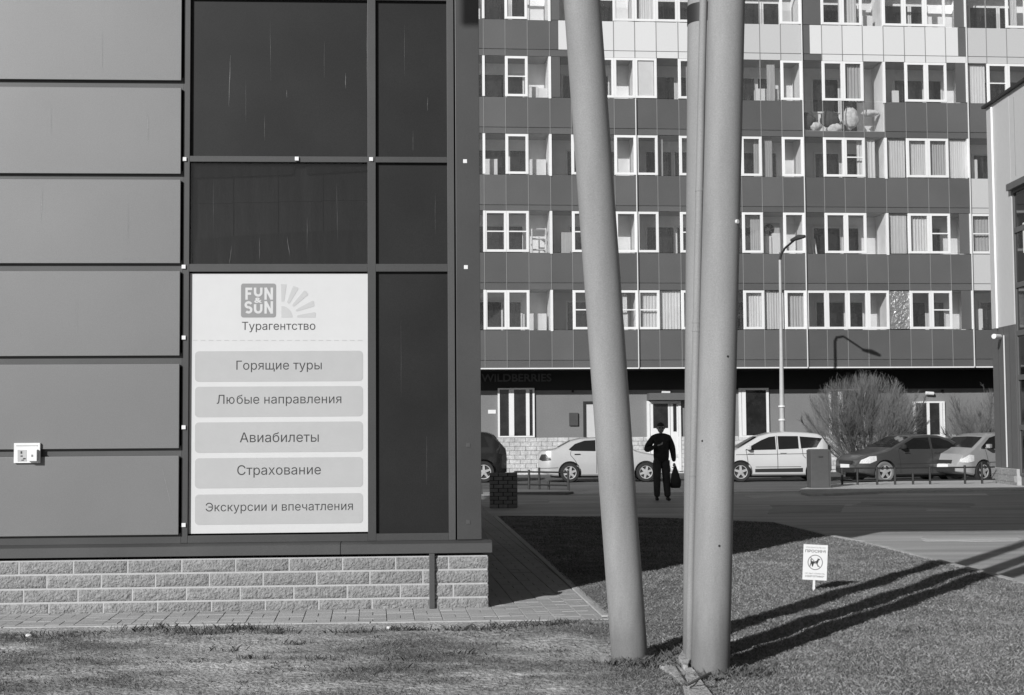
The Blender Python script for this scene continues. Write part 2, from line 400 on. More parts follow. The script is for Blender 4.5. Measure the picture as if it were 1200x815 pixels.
def grassy(x, y):
    # fraction of grass cover
    base = 0.62 + 1.15 * noise.fractal(Vector((x*.75, y*1.6, 2)), 0.8, 2.0, 5)
    right = max(0, min(1, (x - 0.1) / 1.6)) if y < 12.2 else 1
    far = max(0, min(1, (y - 11.8) / .8)) if x > 1.0 else 0
    g = base * .62 * (1 - right) + right * 1.0 + far * .5
    if x < 1.2:
        e = (Vector((x, y, 0)) - Vector(fl0)).cross(fdir).z   # distance in front of kerb
        g -= max(0, .45 - abs(e)) * 1.1
    g = (g - .5) * 1.5 + .5 + .55*noise.noise(Vector((x*4.2, y*7.5, 11))) + .35*noise.noise(Vector((x*12, y*17, 17)))
    worn = math.exp(-(((x - 2.9) / 1.1) ** 2 + ((y - 9.95) / .35) ** 2)) * .45
    return max(0, min(1, g - worn))
def build_lawn():
    # uniform grid over bounding region, vertices outside dropped; border handled by polygon triangulation via bmesh bisect
    step = .12
    b = bmesh.new()
    vs = [b.verts.new((p[0], p[1], 0)) for p in LAWN]
    b.faces.new(vs)
    x0, x1, y0, y1 = -9, 16, -3, 28
    geo = lambda: b.verts[:] + b.edges[:] + b.faces[:]
    x = -7.0
    while x < 13: bmesh.ops.bisect_plane(b, geom=geo(), plane_co=(x, 0, 0), plane_no=(1, 0, 0)); x += .30
    y = 7.0
    while y < 26.5:
        bmesh.ops.bisect_plane(b, geom=geo(), plane_co=(0, y, 0), plane_no=(0, 1, 0)); y += .12 if y < 14 else .3
    bmesh.ops.triangulate(b, faces=[f for f in b.faces if len(f.verts) > 4])
    b.verts.ensure_lookup_table()
    me = bpy.data.meshes.new('lawn')
    for v in b.verts:
        d = min(1, pdist(v.co.x, v.co.y, LAWN) / .25)
        v.co.z = gz(v.co.x, v.co.y) * d + .012 * d
    b.to_mesh(me); b.free()
    at = me.attributes.new('grassy', 'FLOAT', 'POINT')
    at.data.foreach_set('value', [grassy(v.co.x, v.co.y) for v in me.vertices])
    for p in me.polygons: p.use_smooth = True
    me.materials.append(M['lawn'])
    o = link(bpy.data.objects.new('lawn', me)); return tag(o, kind='structure')
build_lawn()
# edge under the lawn down to the road
MB().prism(LAWN, -.10, -.012, axis='z').build('lawn_bed', M['turf'])['kind'] = 'structure'

def blades(name, mt, pts, shades, hts, wds, lean, label, cat):
    n = len(pts); P = np.array(pts, 'f'); a = rng.uniform(0, 2*math.pi, n); la = rng.uniform(0, 2*math.pi, n)
    H = np.array(hts, 'f'); Wd = np.array(wds, 'f'); Ln = H * rng.uniform(.15, 1.0, n) * lean
    dx = np.cos(a) * Wd; dy = np.sin(a) * Wd
    v = np.zeros((n, 4, 3), 'f')
    v[:, 0] = P + np.stack([-dx, -dy, np.zeros(n) - .004], 1); v[:, 1] = P + np.stack([dx, dy, np.zeros(n) - .004], 1)
    lx = np.cos(la) * Ln; ly = np.sin(la) * Ln
    v[:, 2] = P + np.stack([lx*.35 + dx*.6, ly*.35 + dy*.6, H*.62], 1)
    v[:, 3] = P + np.stack([lx, ly, H], 1)
    idx = (np.arange(n) * 4)[:, None]
    tris = np.concatenate([idx + np.array([[0, 1, 2]]), idx + np.array([[0, 2, 3]])], 1).reshape(-1)
    me = bpy.data.meshes.new(name); me.vertices.add(n*4); me.vertices.foreach_set('co', v.ravel())
    me.loops.add(n*6); me.loops.foreach_set('vertex_index', tris.astype('i'))
    me.polygons.add(n*2); me.polygons.foreach_set('loop_start', np.arange(0, n*6, 3, dtype='i')); me.polygons.foreach_set('loop_total', np.full(n*2, 3, 'i'))
    at = me.attributes.new('shade', 'FLOAT', 'POINT'); at.data.foreach_set('value', np.repeat(np.array(shades, 'f'), 4))
    me.update(calc_edges=True); me.validate()
    me.materials.append(mt); o = link(bpy.data.objects.new(name, me)); return tag(o, label, cat, kind='stuff')
def vin(x, y, poly):
    c = np.zeros(len(x), bool); j = len(poly)-1
    for i in range(len(poly)):
        xi, yi = poly[i]; xj, yj = poly[j]
        m_ = (yi > y) != (yj > y); xx = (xj-xi)*(y-yi)/((yj-yi) if yj != yi else 1e-9) + xi; c ^= m_ & (x < xx); j = i
    return c
def vdist(x, y, poly):
    best = np.full(len(x), 9.0)
    for i in range(len(poly)):
        ax, ay = poly[i-1]; bx, by = poly[i]; dx, dy = bx-ax, by-ay
        t = np.clip(((x-ax)*dx + (y-ay)*dy)/(dx*dx+dy*dy), 0, 1); best = np.minimum(best, np.hypot(x-ax-dx*t, y-ay-dy*t))
    return best
class Grid:
    def __init__(s, f, x0, x1, y0, y1, st):
        s.x0, s.y0, s.st = x0, y0, st; s.nx = int((x1-x0)/st)+2; s.ny = int((y1-y0)/st)+2
        s.a = np.array([[f(x0+i*st, y0+j*st) for j in range(s.ny)] for i in range(s.nx)])
    def __call__(s, x, y):
        fx = (x-s.x0)/s.st; fy = (y-s.y0)/s.st; i = np.clip(fx.astype(int), 0, s.nx-2); j = np.clip(fy.astype(int), 0, s.ny-2); u = fx-i; v = fy-j
        a = s.a; return a[i, j]*(1-u)*(1-v) + a[i+1, j]*u*(1-v) + a[i, j+1]*(1-u)*v + a[i+1, j+1]*u*v
def grow_grass():
    X = []; Y = []; FA = []
    for x0, x1, y0, y1, dens in [(-6.2, .6, 8.0, 12.3, 6500), (.6, 5.6, 8.0, 12.0, 9000), (-.6, 9.5, 12.0, 17, 4200), (-1.0, 9.8, 17.0, 27, 1900)]:
        n = int((x1-x0)*(y1-y0)*dens); X.append(rng.uniform(x0, x1, n)); Y.append(rng.uniform(y0, y1, n))
    X = np.concatenate(X); Y = np.concatenate(Y)
    k = np.abs(X) < .372*Y + .15; X, Y = X[k], Y[k]
    k = vin(X, Y, LAWN); X, Y = X[k], Y[k]
    gg = Grid(grassy, -6.4, 10, 7.9, 27.2, .07)(X, Y)
    q = rng.uniform(0, 1, len(X)); k = q < gg**1.6*1.05; X, Y, q, gg = X[k], Y[k], q[k], gg[k]
    hz = Grid(gz, -6.4, 10, 7.9, 27.2, .05)(X, Y); d = np.clip(vdist(X, Y, LAWN)/.25, 0, 1)
    kk = Grid(lambda a, b: .5 + .5*noise.noise(Vector((a*2.2, b*2.2, 7))) + .3*noise.noise(Vector((a*9, b*9, 5))), -6.4, 10, 7.9, 27.2, .05)(X, Y)
    n = len(X); s0 = rng.uniform(0, 1, n)**1.5
    far = 1 + np.maximum(0, Y-11)*.07
    Z = (hz + .012)*d
    H = .85*(.007 + .012*rng.uniform(0, 1, n) + .008*kk)*(.8 + .4*np.clip((X - .2)/1.5, 0, 1))
    Wd = .00085*far + .0003*rng.uniform(0, 1, n)
    print('blades', n)
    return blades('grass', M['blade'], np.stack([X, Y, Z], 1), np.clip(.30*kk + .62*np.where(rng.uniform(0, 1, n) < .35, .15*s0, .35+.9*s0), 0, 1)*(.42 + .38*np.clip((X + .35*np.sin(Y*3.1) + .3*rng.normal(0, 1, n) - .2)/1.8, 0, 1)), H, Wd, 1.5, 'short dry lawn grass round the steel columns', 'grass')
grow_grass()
def tufts():
    pts = []; sh = []; ht = []; wd = []
    spots = []
    rt = random.Random(3); extra = [(rt.uniform(0, 700), 741 + 74*rt.random()**1.2, rt.randint(8, 34), rt.uniform(.025, .09)) for _ in range(190)]
    for u, v, n, s in extra + [(160,741,60,.10),(185,739,150,.16),(205,743,120,.16),(262,740,150,.14),(285,741,120,.12),(240,745,70,.12),(230,746,60,.1),(318,744,60,.08),(330,741,40,.06),(420,742,120,.12),(468,740,110,.1),(484,741,90,.08),(345,755,60,.08),(60,747,80,.16),(90,748,60,.14),(20,750,60,.14),(540,741,130,.12),(575,741,120,.12),(600,739,80,.1),(628,736,130,.12),(660,735,100,.1),(540,770,60,.12),(295,774,70,.09),(268,764,50,.08),(115,753,30,.05),(122,782,30,.05),(490,776,60,.12),(450,790,60,.12),(380,774,60,.14),(760,778,260,.10),(735,781,160,.10),(795,772,160,.07),(842,792,220,.09),(870,795,160,.1),(815,765,120,.05),(800,768,90,.05),(790,786,120,.04),(826,800,140,.05),(770,784,120,.06),(728,780,120,.07),(872,790,120,.08),(800,810,60,.05)]:
        c = G(u, v)
        for i in range(int(n*.8)):
            x = c.x + random.gauss(0, s); y = c.y + random.gauss(0, s*.45)
            if not inpoly(x, y, LAWN) : continue
            tall = 1.0 if u < 700 else 1.25
            pts.append((x, y, gz(x, y) * min(1, pdist(x, y, LAWN)/.25))); sh.append(random.random() if u < 700 else random.random() + 1.2); ht.append(random.uniform(.02, .06) * tall * (.55 if n < 35 else 1)); wd.append(random.uniform(.0018, .0035))
    return blades('grass_tufts', M['tuft'], pts, sh, ht, wd, 1.2, 'darker grass tufts along the pavement edge and column feet', 'grass')
tufts()
# kerb between lawn and road
def kerb_run(pts, name, w=.09, top=.015, bot=-.12, gap=.008, L=1.0, root=None):
    for a, b in zip(pts[:-1], pts[1:]):
        a = Vector((a[0], a[1], 0)); b = Vector((b[0], b[1], 0)); d = b - a; n = max(1, round(d.length / L)); dv = d / n; t = d.normalized(); nr = Vector((-t.y, t.x, 0))
        for i in range(n):
            p = a + dv*i + t*gap*.5; q = a + dv*(i+1) - t*gap*.5
            quad = [p, q, q + nr*w, p + nr*w]
            MB().prism([(v.x, v.y) for v in quad], bot, top + random.uniform(-.003, .003), 'z').build(name, M['kerb'], root, bevel=.006, seg=1)
kr = empty('lawn_kerb', LP[4], 0); kr['kind'] = 'structure'; kr.location = (0, 0, 0)
kerb_run([p[:2] for p in LP[1:]], 'kerbstone', root=kr)

# ---- pavement of concrete pavers in basket pattern
PAV_A = math.atan(165 / F)
pv = Frame(G(716, 724), PAV_A)
pav = empty('pavement', pv.o, PAV_A); pav['kind'] = 'structure'
PF = Frame(G(572, 712), R(3.4))      # pavilion frame: origin at the foot of its front right corner
def clip(poly, n, c):
    out = []
    for i in range(len(poly)):
        a = poly[i-1]; b = poly[i]; da = n[0]*a[0]+n[1]*a[1]-c; db = n[0]*b[0]+n[1]*b[1]-c
        if (da < 0) != (db < 0):
            t = da / (da - db); out.append((a[0]+(b[0]-a[0])*t, a[1]+(b[1]-a[1])*t))
        if db >= 0: out.append(b)
    return out
def to_pv(p): q = Vector((p[0], p[1], 0)) - pv.o; return q.dot(pv.ex), q.dot(pv.ey)
def build_pavement():
    f0 = to_pv(fl0); f1 = to_pv(fl1); fd = Vector((f1[0]-f0[0], f1[1]-f0[1])).normalized(); fn = (-fd.y, fd.x); fc = fn[0]*f0[0] + fn[1]*f0[1]
    e0 = to_pv(G(716, 722)); e1 = to_pv(G(583, 605)); ed = Vector((e1[0]-e0[0], e1[1]-e0[1])).normalized(); en = (-ed.y, ed.x); ec = en[0]*e0[0] + en[1]*e0[1]
    S = .236; g = .003
    cells = []
    for i in range(-32, 2):
        for j in range(-4, 92):
            x0, y0 = i*S, j*S
            wpt = pv.W(x0 + S/2, y0 + S/2, 0); q = wpt - PF.o; lx, ly = q.dot(PF.ex), q.dot(PF.ey)
            if lx < -.15 and ly > .15: continue
            if wpt.x < -6.2: continue
            if (i + j) % 2: bl = [(x0, x0+S/2, y0, y0+S), (x0+S/2, x0+S, y0, y0+S)]
            else: bl = [(x0, x0+S, y0, y0+S/2), (x0, x0+S, y0+S/2, y0+S)]
            for r in bl:
                rr = [(r[0]+g, r[2]+g), (r[1]-g, r[2]+g), (r[1]-g, r[3]-g), (r[0]+g, r[3]-g)]
                p = clip(rr, fn, fc + .085); p = clip(p, en, ec + .09) if p else p
                if len(p) >= 3: cells.append((wpt.y, p, r, len(p) == 4 and p != rr or p != rr))
    cells.sort(key=lambda c: c[0])
    shared = {}
    stuff = MB()
    for k, (yy, p, r, clipped) in enumerate(cells):
        cx = sum(a[0] for a in p)/len(p); cy = sum(a[1] for a in p)/len(p); n = len(p)
        ch = lambda s: [(cx + (a[0]-cx)*(1 - s/ max(.03, math.hypot(a[0]-cx, a[1]-cy))), cy + (a[1]-cy)*(1 - s/max(.03, math.hypot(a[0]-cx, a[1]-cy)))) for a in p]
        t = ch(.003); dz = random.uniform(-.0025, .002)
        vs = [(a[0], a[1], -.04) for a in p] + [(a[0], a[1], -.004 + dz) for a in p] + [(a[0], a[1], dz) for a in t]
        fs = [tuple(range(2*n, 3*n))]
        for lv in (0, n): fs += [(lv+i, lv+(i+1) % n, lv+n+(i+1) % n, lv+n+i) for i in range(n)]
        if k < 300:
            MB().add(vs, fs).build('paver', M['paver'], pav, fix=False)
        else: stuff.add(vs, fs)
    o = stuff.build('paver_field', M['paver'], pav, fix=False); o['kind'] = 'stuff'
    # bed
    bx = [to_pv(p) for p in (fl0 - fdir*6, fl1)] + [e1, (e1[0]-3.5, e1[1]+3), (-10, e1[1]+3)]
    MB().prism(bx, -.11, -.010, 'z').build('paving_bed', M['sandjoint'], pav)
    # edging kerbs in local coordinates
    def run(a, b, w, top):
        a = Vector(a); b = Vector(b); d = b-a; n = max(1, round(d.length)); t = d.normalized(); nr = Vector((-t.y, t.x))
        for i in range(n):
            p = a + d*i/n + t*.003; q = a + d*(i+1)/n - t*.003
            MB().prism([tuple(p), tuple(q), tuple(q+nr*w), tuple(p+nr*w)], -.12, top, 'z').build('edging', M['kerb'], pav, bevel=.006, seg=1)
    aa = Vector(f0) - fd*5; run(aa, f1, .08, .006); run(e0, e1, .08, .006)
build_pavement()

# ============================================================ PAVILION (front building)
pavi = empty('glazed_pavilion', PF.o, PF.a, 'grey panelled pavilion on a block plinth with dark framed panes and an unseen flat roof shaped to shade the road', 'building')
P = PF.P
FY, GY, PY, SY = .085, .125, .045, -.035   # frame face, glass face, grey panel face, sill nose
XL = -9.0; ZT = 8.6
def px_s(u, v, y): return P(u, v, y)[0]
def px_z(u, v, y): return P(u, v, y)[1]
# backing body
zpl = px_z(300, 654.5, 0)
def body():
    mb = MB()
    za, zb_ = px_z(330, 313, .1), px_z(330, 187, .1); xa, xb = px_s(219, 400, .1), px_s(433, 400, .1)
    mb.box(XL, xa, .30, 7.6, zpl, ZT).box(xb, -.10, .30, 7.6, zpl, ZT).box(xa, xb, .30, 7.6, zpl, za).box(xa, xb, .30, 7.6, zb_, ZT).box(xa, xb, .75, 7.6, za, zb_)
    mb.box(XL, -.03, .05, 7.6, -.1, zpl)
    return mb.build('wall_core', M['dark'], pavi)
body()
R2Z0, R2Z1 = px_z(330, 313, .1), px_z(330, 187, .1)
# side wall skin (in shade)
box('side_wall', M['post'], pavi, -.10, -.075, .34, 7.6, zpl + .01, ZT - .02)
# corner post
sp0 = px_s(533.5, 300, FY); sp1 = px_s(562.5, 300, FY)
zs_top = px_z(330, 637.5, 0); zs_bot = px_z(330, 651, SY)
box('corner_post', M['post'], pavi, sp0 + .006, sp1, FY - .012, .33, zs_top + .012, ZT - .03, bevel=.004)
# frame verticals
for (ua, ub, mt) in ((213.5, 221, 'frame'), (431, 440.5, 'frame'), (525, 533, 'frame')):
    a, b = px_s(ua, 400, FY), px_s(ub, 400, FY)
    box('mullion', M['frame_lt'] if ua > 500 else M['frame'], pavi, a, b, FY, .2, zs_top + .01, ZT - .04, bevel=.002)
sA = px_s(221, 400, FY); sB = px_s(431, 400, FY); sC = px_s(440.5, 400, FY); sD = px_s(525, 400, FY); sM = px_s(213.5, 400, FY)
zt = lambda v: px_z(330, v, FY)
# transoms
for (v0, v1, segs) in ((183.3, 190, ((sA, sB), (sC, sD))), (309.5, 318.5, ((sA, sB), (sC, sD))), (627, 635.5, ((sA, sB), (sC, sD))), (-8, -1.0, ((sA, sB), (sC, sD)))):
    for a, b in segs:
        box('transom', M['frame'], pavi, a + .001, b - .001, FY + .003, .2, zt(v1), zt(v0), bevel=.002)
# panes
def pane(name, mt, u0, u1, v0, v1, y=GY):
    a = sA if u0 < 300 else sC; b = sB if u0 < 300 else sD
    return box(name, mt, pavi, a, b, y, y + .012, zt(v1) + .001, zt(v0) - .001)
for v0, v1 in ((-1, 183.3), (190, 309.5), (318.5, 627), (-150, -8)):
    for u0 in (222, 441):
        if u0 == 222 and v0 == 318.5: continue
        o = pane('glass_pane', M['glass_dirty'] if (u0 == 222 and v0 == 190) else M['film'], u0, 0, v0, v1)
        if u0 == 222 and v0 == 190: o['label'] = 'bare black glass pane above the sign'
# boards added behind the one clear pane to stand in for its reflection
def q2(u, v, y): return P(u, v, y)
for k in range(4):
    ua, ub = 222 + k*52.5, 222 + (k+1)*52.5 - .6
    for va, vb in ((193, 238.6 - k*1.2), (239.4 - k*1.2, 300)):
        a_, b_ = q2(ua, vb, .17), q2(ub, va, .17); box('reflection_board', M['reflection_grey'], pavi, a_[0], b_[0] - .004, .170, .19, a_[1], b_[1])
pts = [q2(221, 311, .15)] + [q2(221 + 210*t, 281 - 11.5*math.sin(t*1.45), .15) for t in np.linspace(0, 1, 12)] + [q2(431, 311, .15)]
MB().prism([(float(a_), float(b_)) for a_, b_ in pts], .146, .16).build('reflection_curve', M['reflection_dark'], pavi)
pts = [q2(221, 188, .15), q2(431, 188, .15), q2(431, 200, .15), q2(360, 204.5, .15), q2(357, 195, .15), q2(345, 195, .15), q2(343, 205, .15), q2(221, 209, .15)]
MB().prism([(float(a_), float(b_)) for a_, b_ in pts], .1455, .16).build('reflection_top', M['reflection_dark'], pavi)
# grey facade panels and the rails behind them
gp = [(-70, 93.6), (102.5, 203.5), (210.5, 308.7), (318, 417.3), (427.3, 526.3), (535.2, 628)]
pzz = lambda v: px_z(105, v, PY)
sPR = px_s(210.7, 350, PY)
for v0, v1 in gp:
    for k in range(2):
        x1 = sPR - k * 3.0; x0 = max(XL, x1 - 2.99)
        mb = MB().box(x0, x1, PY, PY + .03, pzz(v1), pzz(v0)); mb.build('facade_panel', M['panel'], pavi, bevel=.003, seg=2)
for v0, v1 in ((93.6, 102.5), (203.5, 210.5), (308.7, 318), (417.3, 427.3), (526.3, 535.2)):
    box('rail', M['frame_lt'], pavi, XL, sM - .002, FY, .2, px_z(105, v1 + 3, FY), px_z(105, v0 - 3, FY))
box('bottom_rail', M['frame'], pavi, XL, sM - .002, FY - .002, .2, zs_top + .008, px_z(105, 626, FY))
for k, zz in enumerate((0,)): pass
zu = pzz(-70)
for i in range(3):
    box('facade_panel', M['panel'], pavi, sPR - 2.99, sPR, PY, PY + .03, zu + .07 + i*.95, zu + .97 + i*.95 - .05)
# clips (white squares)
for u, v in ((216.5, 187), (348, 186.5), (435, 187), (545, 189.5), (546, 313.5), (215.5, 313), (215.5, 396), (215.5, 501), (215.5, 615.5), (549, 612), (549, 522), (863, 0))[:11]:
    s_, z_ = P(u, v, FY); y0 = FY - .016
    box('clip', M['whitebright'] if v < 520 or u < 300 else M['frame_lt'], pavi, s_ - .018, s_ + .018, y0, FY + .002, z_ - .018, z_ + .018, bevel=.003)
# sill
se = px_s(577, 640, SY)
mb = MB(); mb.prism([(SY, zs_bot), (SY, zs_top - .012), (FY + .02, zs_top + .012), (FY + .02, zs_bot)], XL, -.3)
def prism_x(pts, x0, x1):   # profile in y,z
    n = len(pts); return MB().add([(x0, p[0], p[1]) for p in pts] + [(x1, p[0], p[1]) for p in pts], [tuple(range(n)), tuple(range(2*n-1, n-1, -1))] + [(i, (i+1) % n, (i+1) % n + n, i+n) for i in range(n)])
js = px_s(399, 640, SY)
prof = [(SY, zs_bot), (SY, zs_top - .012), (FY + .02, zs_top + .010), (FY + .02, zs_bot + .004)]
for a, b in ((XL, js - .002), (js + .002, se)):
    prism_x(prof, a, b).build('sill', M['frame_lt'], pavi, bevel=.003, seg=1)
box('sill', M['frame_lt'], pavi, -.05, se - .012, FY + .021, 7.6, zs_bot + .01, zs_top - .02)
# plinth: mortar core with split-faced blocks
pl = box('plinth', M['mortar'], pavi, XL, 0 - .004, 0.012, 7.6, -.1, zpl + .002)
rowv = [654.5, 670.8, 687.5, 703.6, 720.2]
def rough_block(x0, x1, z0, z1, side=False, seedv=0):
    nx = max(3, int((x1-x0) / .035)); nz = 5; vs = []; fs = []
    for j in range(nz + 1):
        for i in range(nx + 1):
            x = x0 + (x1-x0)*i/nx; z = z0 + (z1-z0)*j/nz
            e = min(1, min(i, nx-i, j, nz-j) / 1.0)
            d = .004 + e * (.010 + .013 * noise.noise(Vector((x*16, z*26, seedv))) + .007 * noise.noise(Vector((x*50, z*60, seedv+4))))
            vs.append((x, .012 - d, z))
    for j in range(nz):
        for i in range(nx):
            a = j*(nx+1)+i; fs.append((a, a+1, a+nx+2, a+nx+1))
    n = len(vs); vs += [(x0, .02, z0), (x1, .02, z0), (x1, .02, z1), (x0, .02, z1)]
    fs += [tuple(range(0, nx+1)) + (n+1, n), tuple(reversed(range(nz*(nx+1), (nz+1)*(nx+1)))) + (n+3, n+2)]
    fs += [tuple(j*(nx+1) for j in reversed(range(nz+1))) + (n, n+3), tuple(j*(nx+1)+nx for j in range(nz+1)) + (n+2, n+1)]
    return MB().add(vs, fs)
jv = {0: 149+0.0, 1: 180+60.5, 2: 218, 3: 249}
joint_u = [212.6, 245.0, 218.0, 247.5]
for r in range(4):
    z1 = px_z(300, rowv[r], 0) - .010; z0 = px_z(300, rowv[r+1], 0) + .009
    if r == 3: z0 = px_z(300, 714, 0) - .03
    zc = (rowv[r] + rowv[r+1]) / 2
    base = px_s(joint_u[r], zc, 0); Lb = .4745
    edges = sorted([base + Lb*k for k in range(-18, 8) if XL < base + Lb*k < -.05] + [XL])
    edges = [e for e in edges if e < -.02 and not (-.58 < e < -.52)]
    cut = px_s(503, zc, 0)
    edges.append(0.0)
    if edges[-2] > -.15: edges.pop(-2)
    for k in range(len(edges) - 1):
        a, b = edges[k] + .008, edges[k+1] - .008
        if k == len(edges)-2: b = 0.002
        if b < -5.6: continue
        o = rough_block(a, b, z0, z1, seedv=r*31+k).build('block', M['block'], pl, fix=True)
        autosmooth(o, .7)
# plinth right side blocks
for r in range(4):
    z1 = px_z(300, rowv[r], 0) - .010; z0 = max(-.02, px_z(300, rowv[r+1], 0) + .009)
    for k in range(15):
        box('block', M['block'], pl, -.006, .008, .03 + k*.5 + (r % 2)*.22, .5 + k*.5 + (r % 2)*.22, z0, z1)
# flat bar on plinth
a, b = px_s(503, 680, -.02), px_s(509.5, 680, -.02)
box('downpipe', M['frame_lt'], pavi, a, b, -.032, .01, .0, zs_bot - .002, bevel=.004)
# unseen roof slab over the columns, outline cut to shape the road shade
RX0, RX1 = XL - 1, 5.6
rf = MB()
rf.prism([(RX0, -.35), (-.40, -.35), (-4.28, -5.65), (RX1, -5.65), (RX1, 7.8), (RX0, 7.8)], ZT, ZT + .55, 'z')
rf.build('roof', M['canopy'], pavi)
# socket box on panels
sk = empty('socket_box', PF.W(*(lambda p: (p[0], PY, p[1]))(P(31.5, 531, PY))), PF.a, 'small white socket plate mounted across the joint of two grey panels, lower left', 'socket box')
def loc_sk(u, v, y): p = P(u, v, y); q = P(31.5, 531, PY); return p[0]-q[0], p[1]-q[1]
def skb(name, mt, u0, u1, v0, v1, y0, y1, bev=.003, parent=sk, lab=None):
    a = loc_sk(u0, v1, PY + y0); b = loc_sk(u1, v0, PY + y0); o = box(name, mt, parent, a[0], b[0], y0, y1, a[1], b[1], bev)
    if lab: o['label'] = lab
    return o
skb('plate', M['white'], 16, 47, 519.3, 543, -.028, .0)
skb('cover', M['white'], 32, 43.2, 527, 540.8, -.075, -.029, .004)
skb('data_label', M['signbtn'], 20.5, 31.5, 527.5, 541, -.031, -.0285, 0)
skb('data_label', M['logo_l'], 19, 44, 521.8, 523.2, -.031, -.0285, 0)
for (u0, u1, v0, v1) in ((24, 26, 529, 532), (24, 26.5, 534, 535.5), (27, 30, 537, 538.5), (25, 28, 539, 540)):
    skb('mark', M['ink'], u0, u1, v0, v1, -.033, -.0312, 0)
skb('lock', M['logo_d'], 36.5, 38.5, 533, 535.5, -.078, -.0752, 0)
# vinyl sign
sg = empty('advertising_sign', PF.W(px_s(327, 472, GY), GY, px_z(327, 626, GY)), PF.a, 'tall white travel agency sign filling the lower middle pane, list of services in grey boxes', 'sign')
o_s, o_z = px_s(327, 472, GY), px_z(327, 626, GY)
def S(u, v, y=GY - .006): a = P(u, v, y); return a[0] - o_s, a[1] - o_z
a = S(222, 626); b = S(431.5, 320)
box('board', M['signboard'], sg, sA - o_s + .004, sB - o_s - .002, -.004, .02, a[1] + .002, b[1] - .004)
yb = -.0045
for (v0, v1, txt, u0, u1, cv, hh) in ((411.2, 447.8, 'Горящие туры', 277, 377, 429.5, None), (452.5, 489.3, 'Любые направления', 254, 400, 469.5, None), (494, 531, 'Авиабилеты', 281, 373.5, 512.7, None), (535.7, 572.7, 'Страхование', 278, 376, 552.5, None), (578, 615.5, 'Экскурсии и впечатления', 241, 413.5, 595.7, None)):
    p0 = S(228.3, v1); p1 = S(425.3, v0)
    MB().prism(rrect(p0[0], p1[0], p0[1], p1[1], .035), yb - .0012, yb + .001).build('text_box', M['signbtn'], sg)
    q0 = S(u0, cv); q1 = S(u1, cv)
    text_obj('lettering', txt, M['ink'], sg, (q0[0]+q1[0])/2, q0[1] - .002, q1[0]-q0[0], None, yb - .0014, .0006, bold=0)
q0 = S(283.5, 383.5); q1 = S(369.5, 383.5)
text_obj('lettering', 'Турагентство', M['ink'], sg, (q0[0]+q1[0])/2, q0[1], q1[0]-q0[0], None, yb - .0002, .0006, bold=0)
u = 226
while u < 428:
    p0 = S(u, 399.6); p1 = S(min(u + 5.5, 428), 398.6); box('dash', M['logo_l'], sg, p0[0], p1[0], yb - .0012, yb + .001, p0[1], p1[1]); u += 9.2
p0 = S(282.3, 372.3); p1 = S(323.5, 332.5)
MB().prism(rrect(p0[0], p1[0], p0[1], p1[1], .022), yb - .0012, yb + .001).build('logo_square', M['logo_d'], sg)
def letters(txt, u0, u1, v0, v1, bold=.045):
    a = S(u0, v1); b = S(u1, v0)
    text_obj('lettering', txt, M['signboard'], sg, (a[0]+b[0])/2, (a[1]+b[1])/2, b[0]-a[0], b[1]-a[1], yb - .0014, .0006, bold=bold)
def ribbon(pts, w_):
    L2 = []; R2 = []
    for i, p in enumerate(pts):
        a_ = pts[max(0, i-1)]; b_ = pts[min(len(pts)-1, i+1)]; l = math.hypot(b_[0]-a_[0], b_[1]-a_[1]); nx, nz = -(b_[1]-a_[1])/l*w_/2, (b_[0]-a_[0])/l*w_/2
        L2.append((p[0]+nx, p[1]+nz)); R2.append((p[0]-nx, p[1]-nz))
    return L2, R2
def heavy(ch, u0, u1, v0, v1):
    a_ = S(u0, v1); b_ = S(u1, v0); W_ = b_[0]-a_[0]; H_ = b_[1]-a_[1]; t = .022; mb = MB()
    def stroke(pts):
        L2, R2 = ribbon(pts, t)
        for i in range(len(pts)-1):
            q = [L2[i], L2[i+1], R2[i+1], R2[i]]; q = [(a_[0]+x, a_[1]+z) for x, z in q]
            mb.add([(x, yb-.0021-.0002*(len(mb.f) % 7), z) for x, z in q], [(0, 1, 2, 3)])
    h = t/2
    if ch == 'F': stroke([(h, 0), (h, H_)]); stroke([(0, H_-h), (W_, H_-h)]); stroke([(0, H_*.5), (W_*.85, H_*.5)])
    if ch == 'N': stroke([(h, 0), (h, H_)]); stroke([(W_-h, 0), (W_-h, H_)]); stroke([(h, H_-.002), (W_-h, .002)])
    if ch == 'U':
        rr_ = W_/2-h; stroke([(h, H_), (h, rr_+h)] + [(W_/2 - rr_*math.cos(R(k)), rr_+h - rr_*math.sin(R(k))) for k in range(15, 180, 15)] + [(W_-h, rr_+h), (W_-h, H_)])
    if ch == 'S':
        rr_ = (H_-t)/4; rx = W_/2-h; c_ = W_/2
        top_ = [(c_ + rx*math.cos(R(k)), H_-h-rr_ + rr_*math.sin(R(k))) for k in range(20, 271, 18)]
        bot_ = [(c_ + rx*math.cos(R(k)), h+rr_ + rr_*math.sin(R(k))) for k in range(90, -161, -18)]
        stroke(top_ + bot_)
    mb.build('lettering', M['signboard'], sg, fix=False)
for ch, u0, u1, v0, v1 in (('F', 287.5, 295.5, 337.3, 351.5), ('U', 297.5, 307.7, 337.3, 348), ('N', 309.8, 320, 337.3, 351.5), ('S', 286.5, 296, 353.2, 367.8), ('U', 297.5, 307.7, 356.7, 367.8), ('N', 309.8, 320, 353.2, 367.8)): heavy(ch, u0, u1, v0, v1)
letters('&', 298, 307, 349, 355.2, .03)
def ray_poly(pts):
    q = [S(270 + x/10, 320 + y/10) for x, y in pts]
    MB().prism(q, yb - .0012, yb + .001).build('sun_ray', M['logo_l'], sg)
ray_poly([(592,130),(658,135),(630,330),(615,338),(597,335)])
ray_poly([(735,150),(790,170),(795,190),(695,355),(680,360),(662,345)])
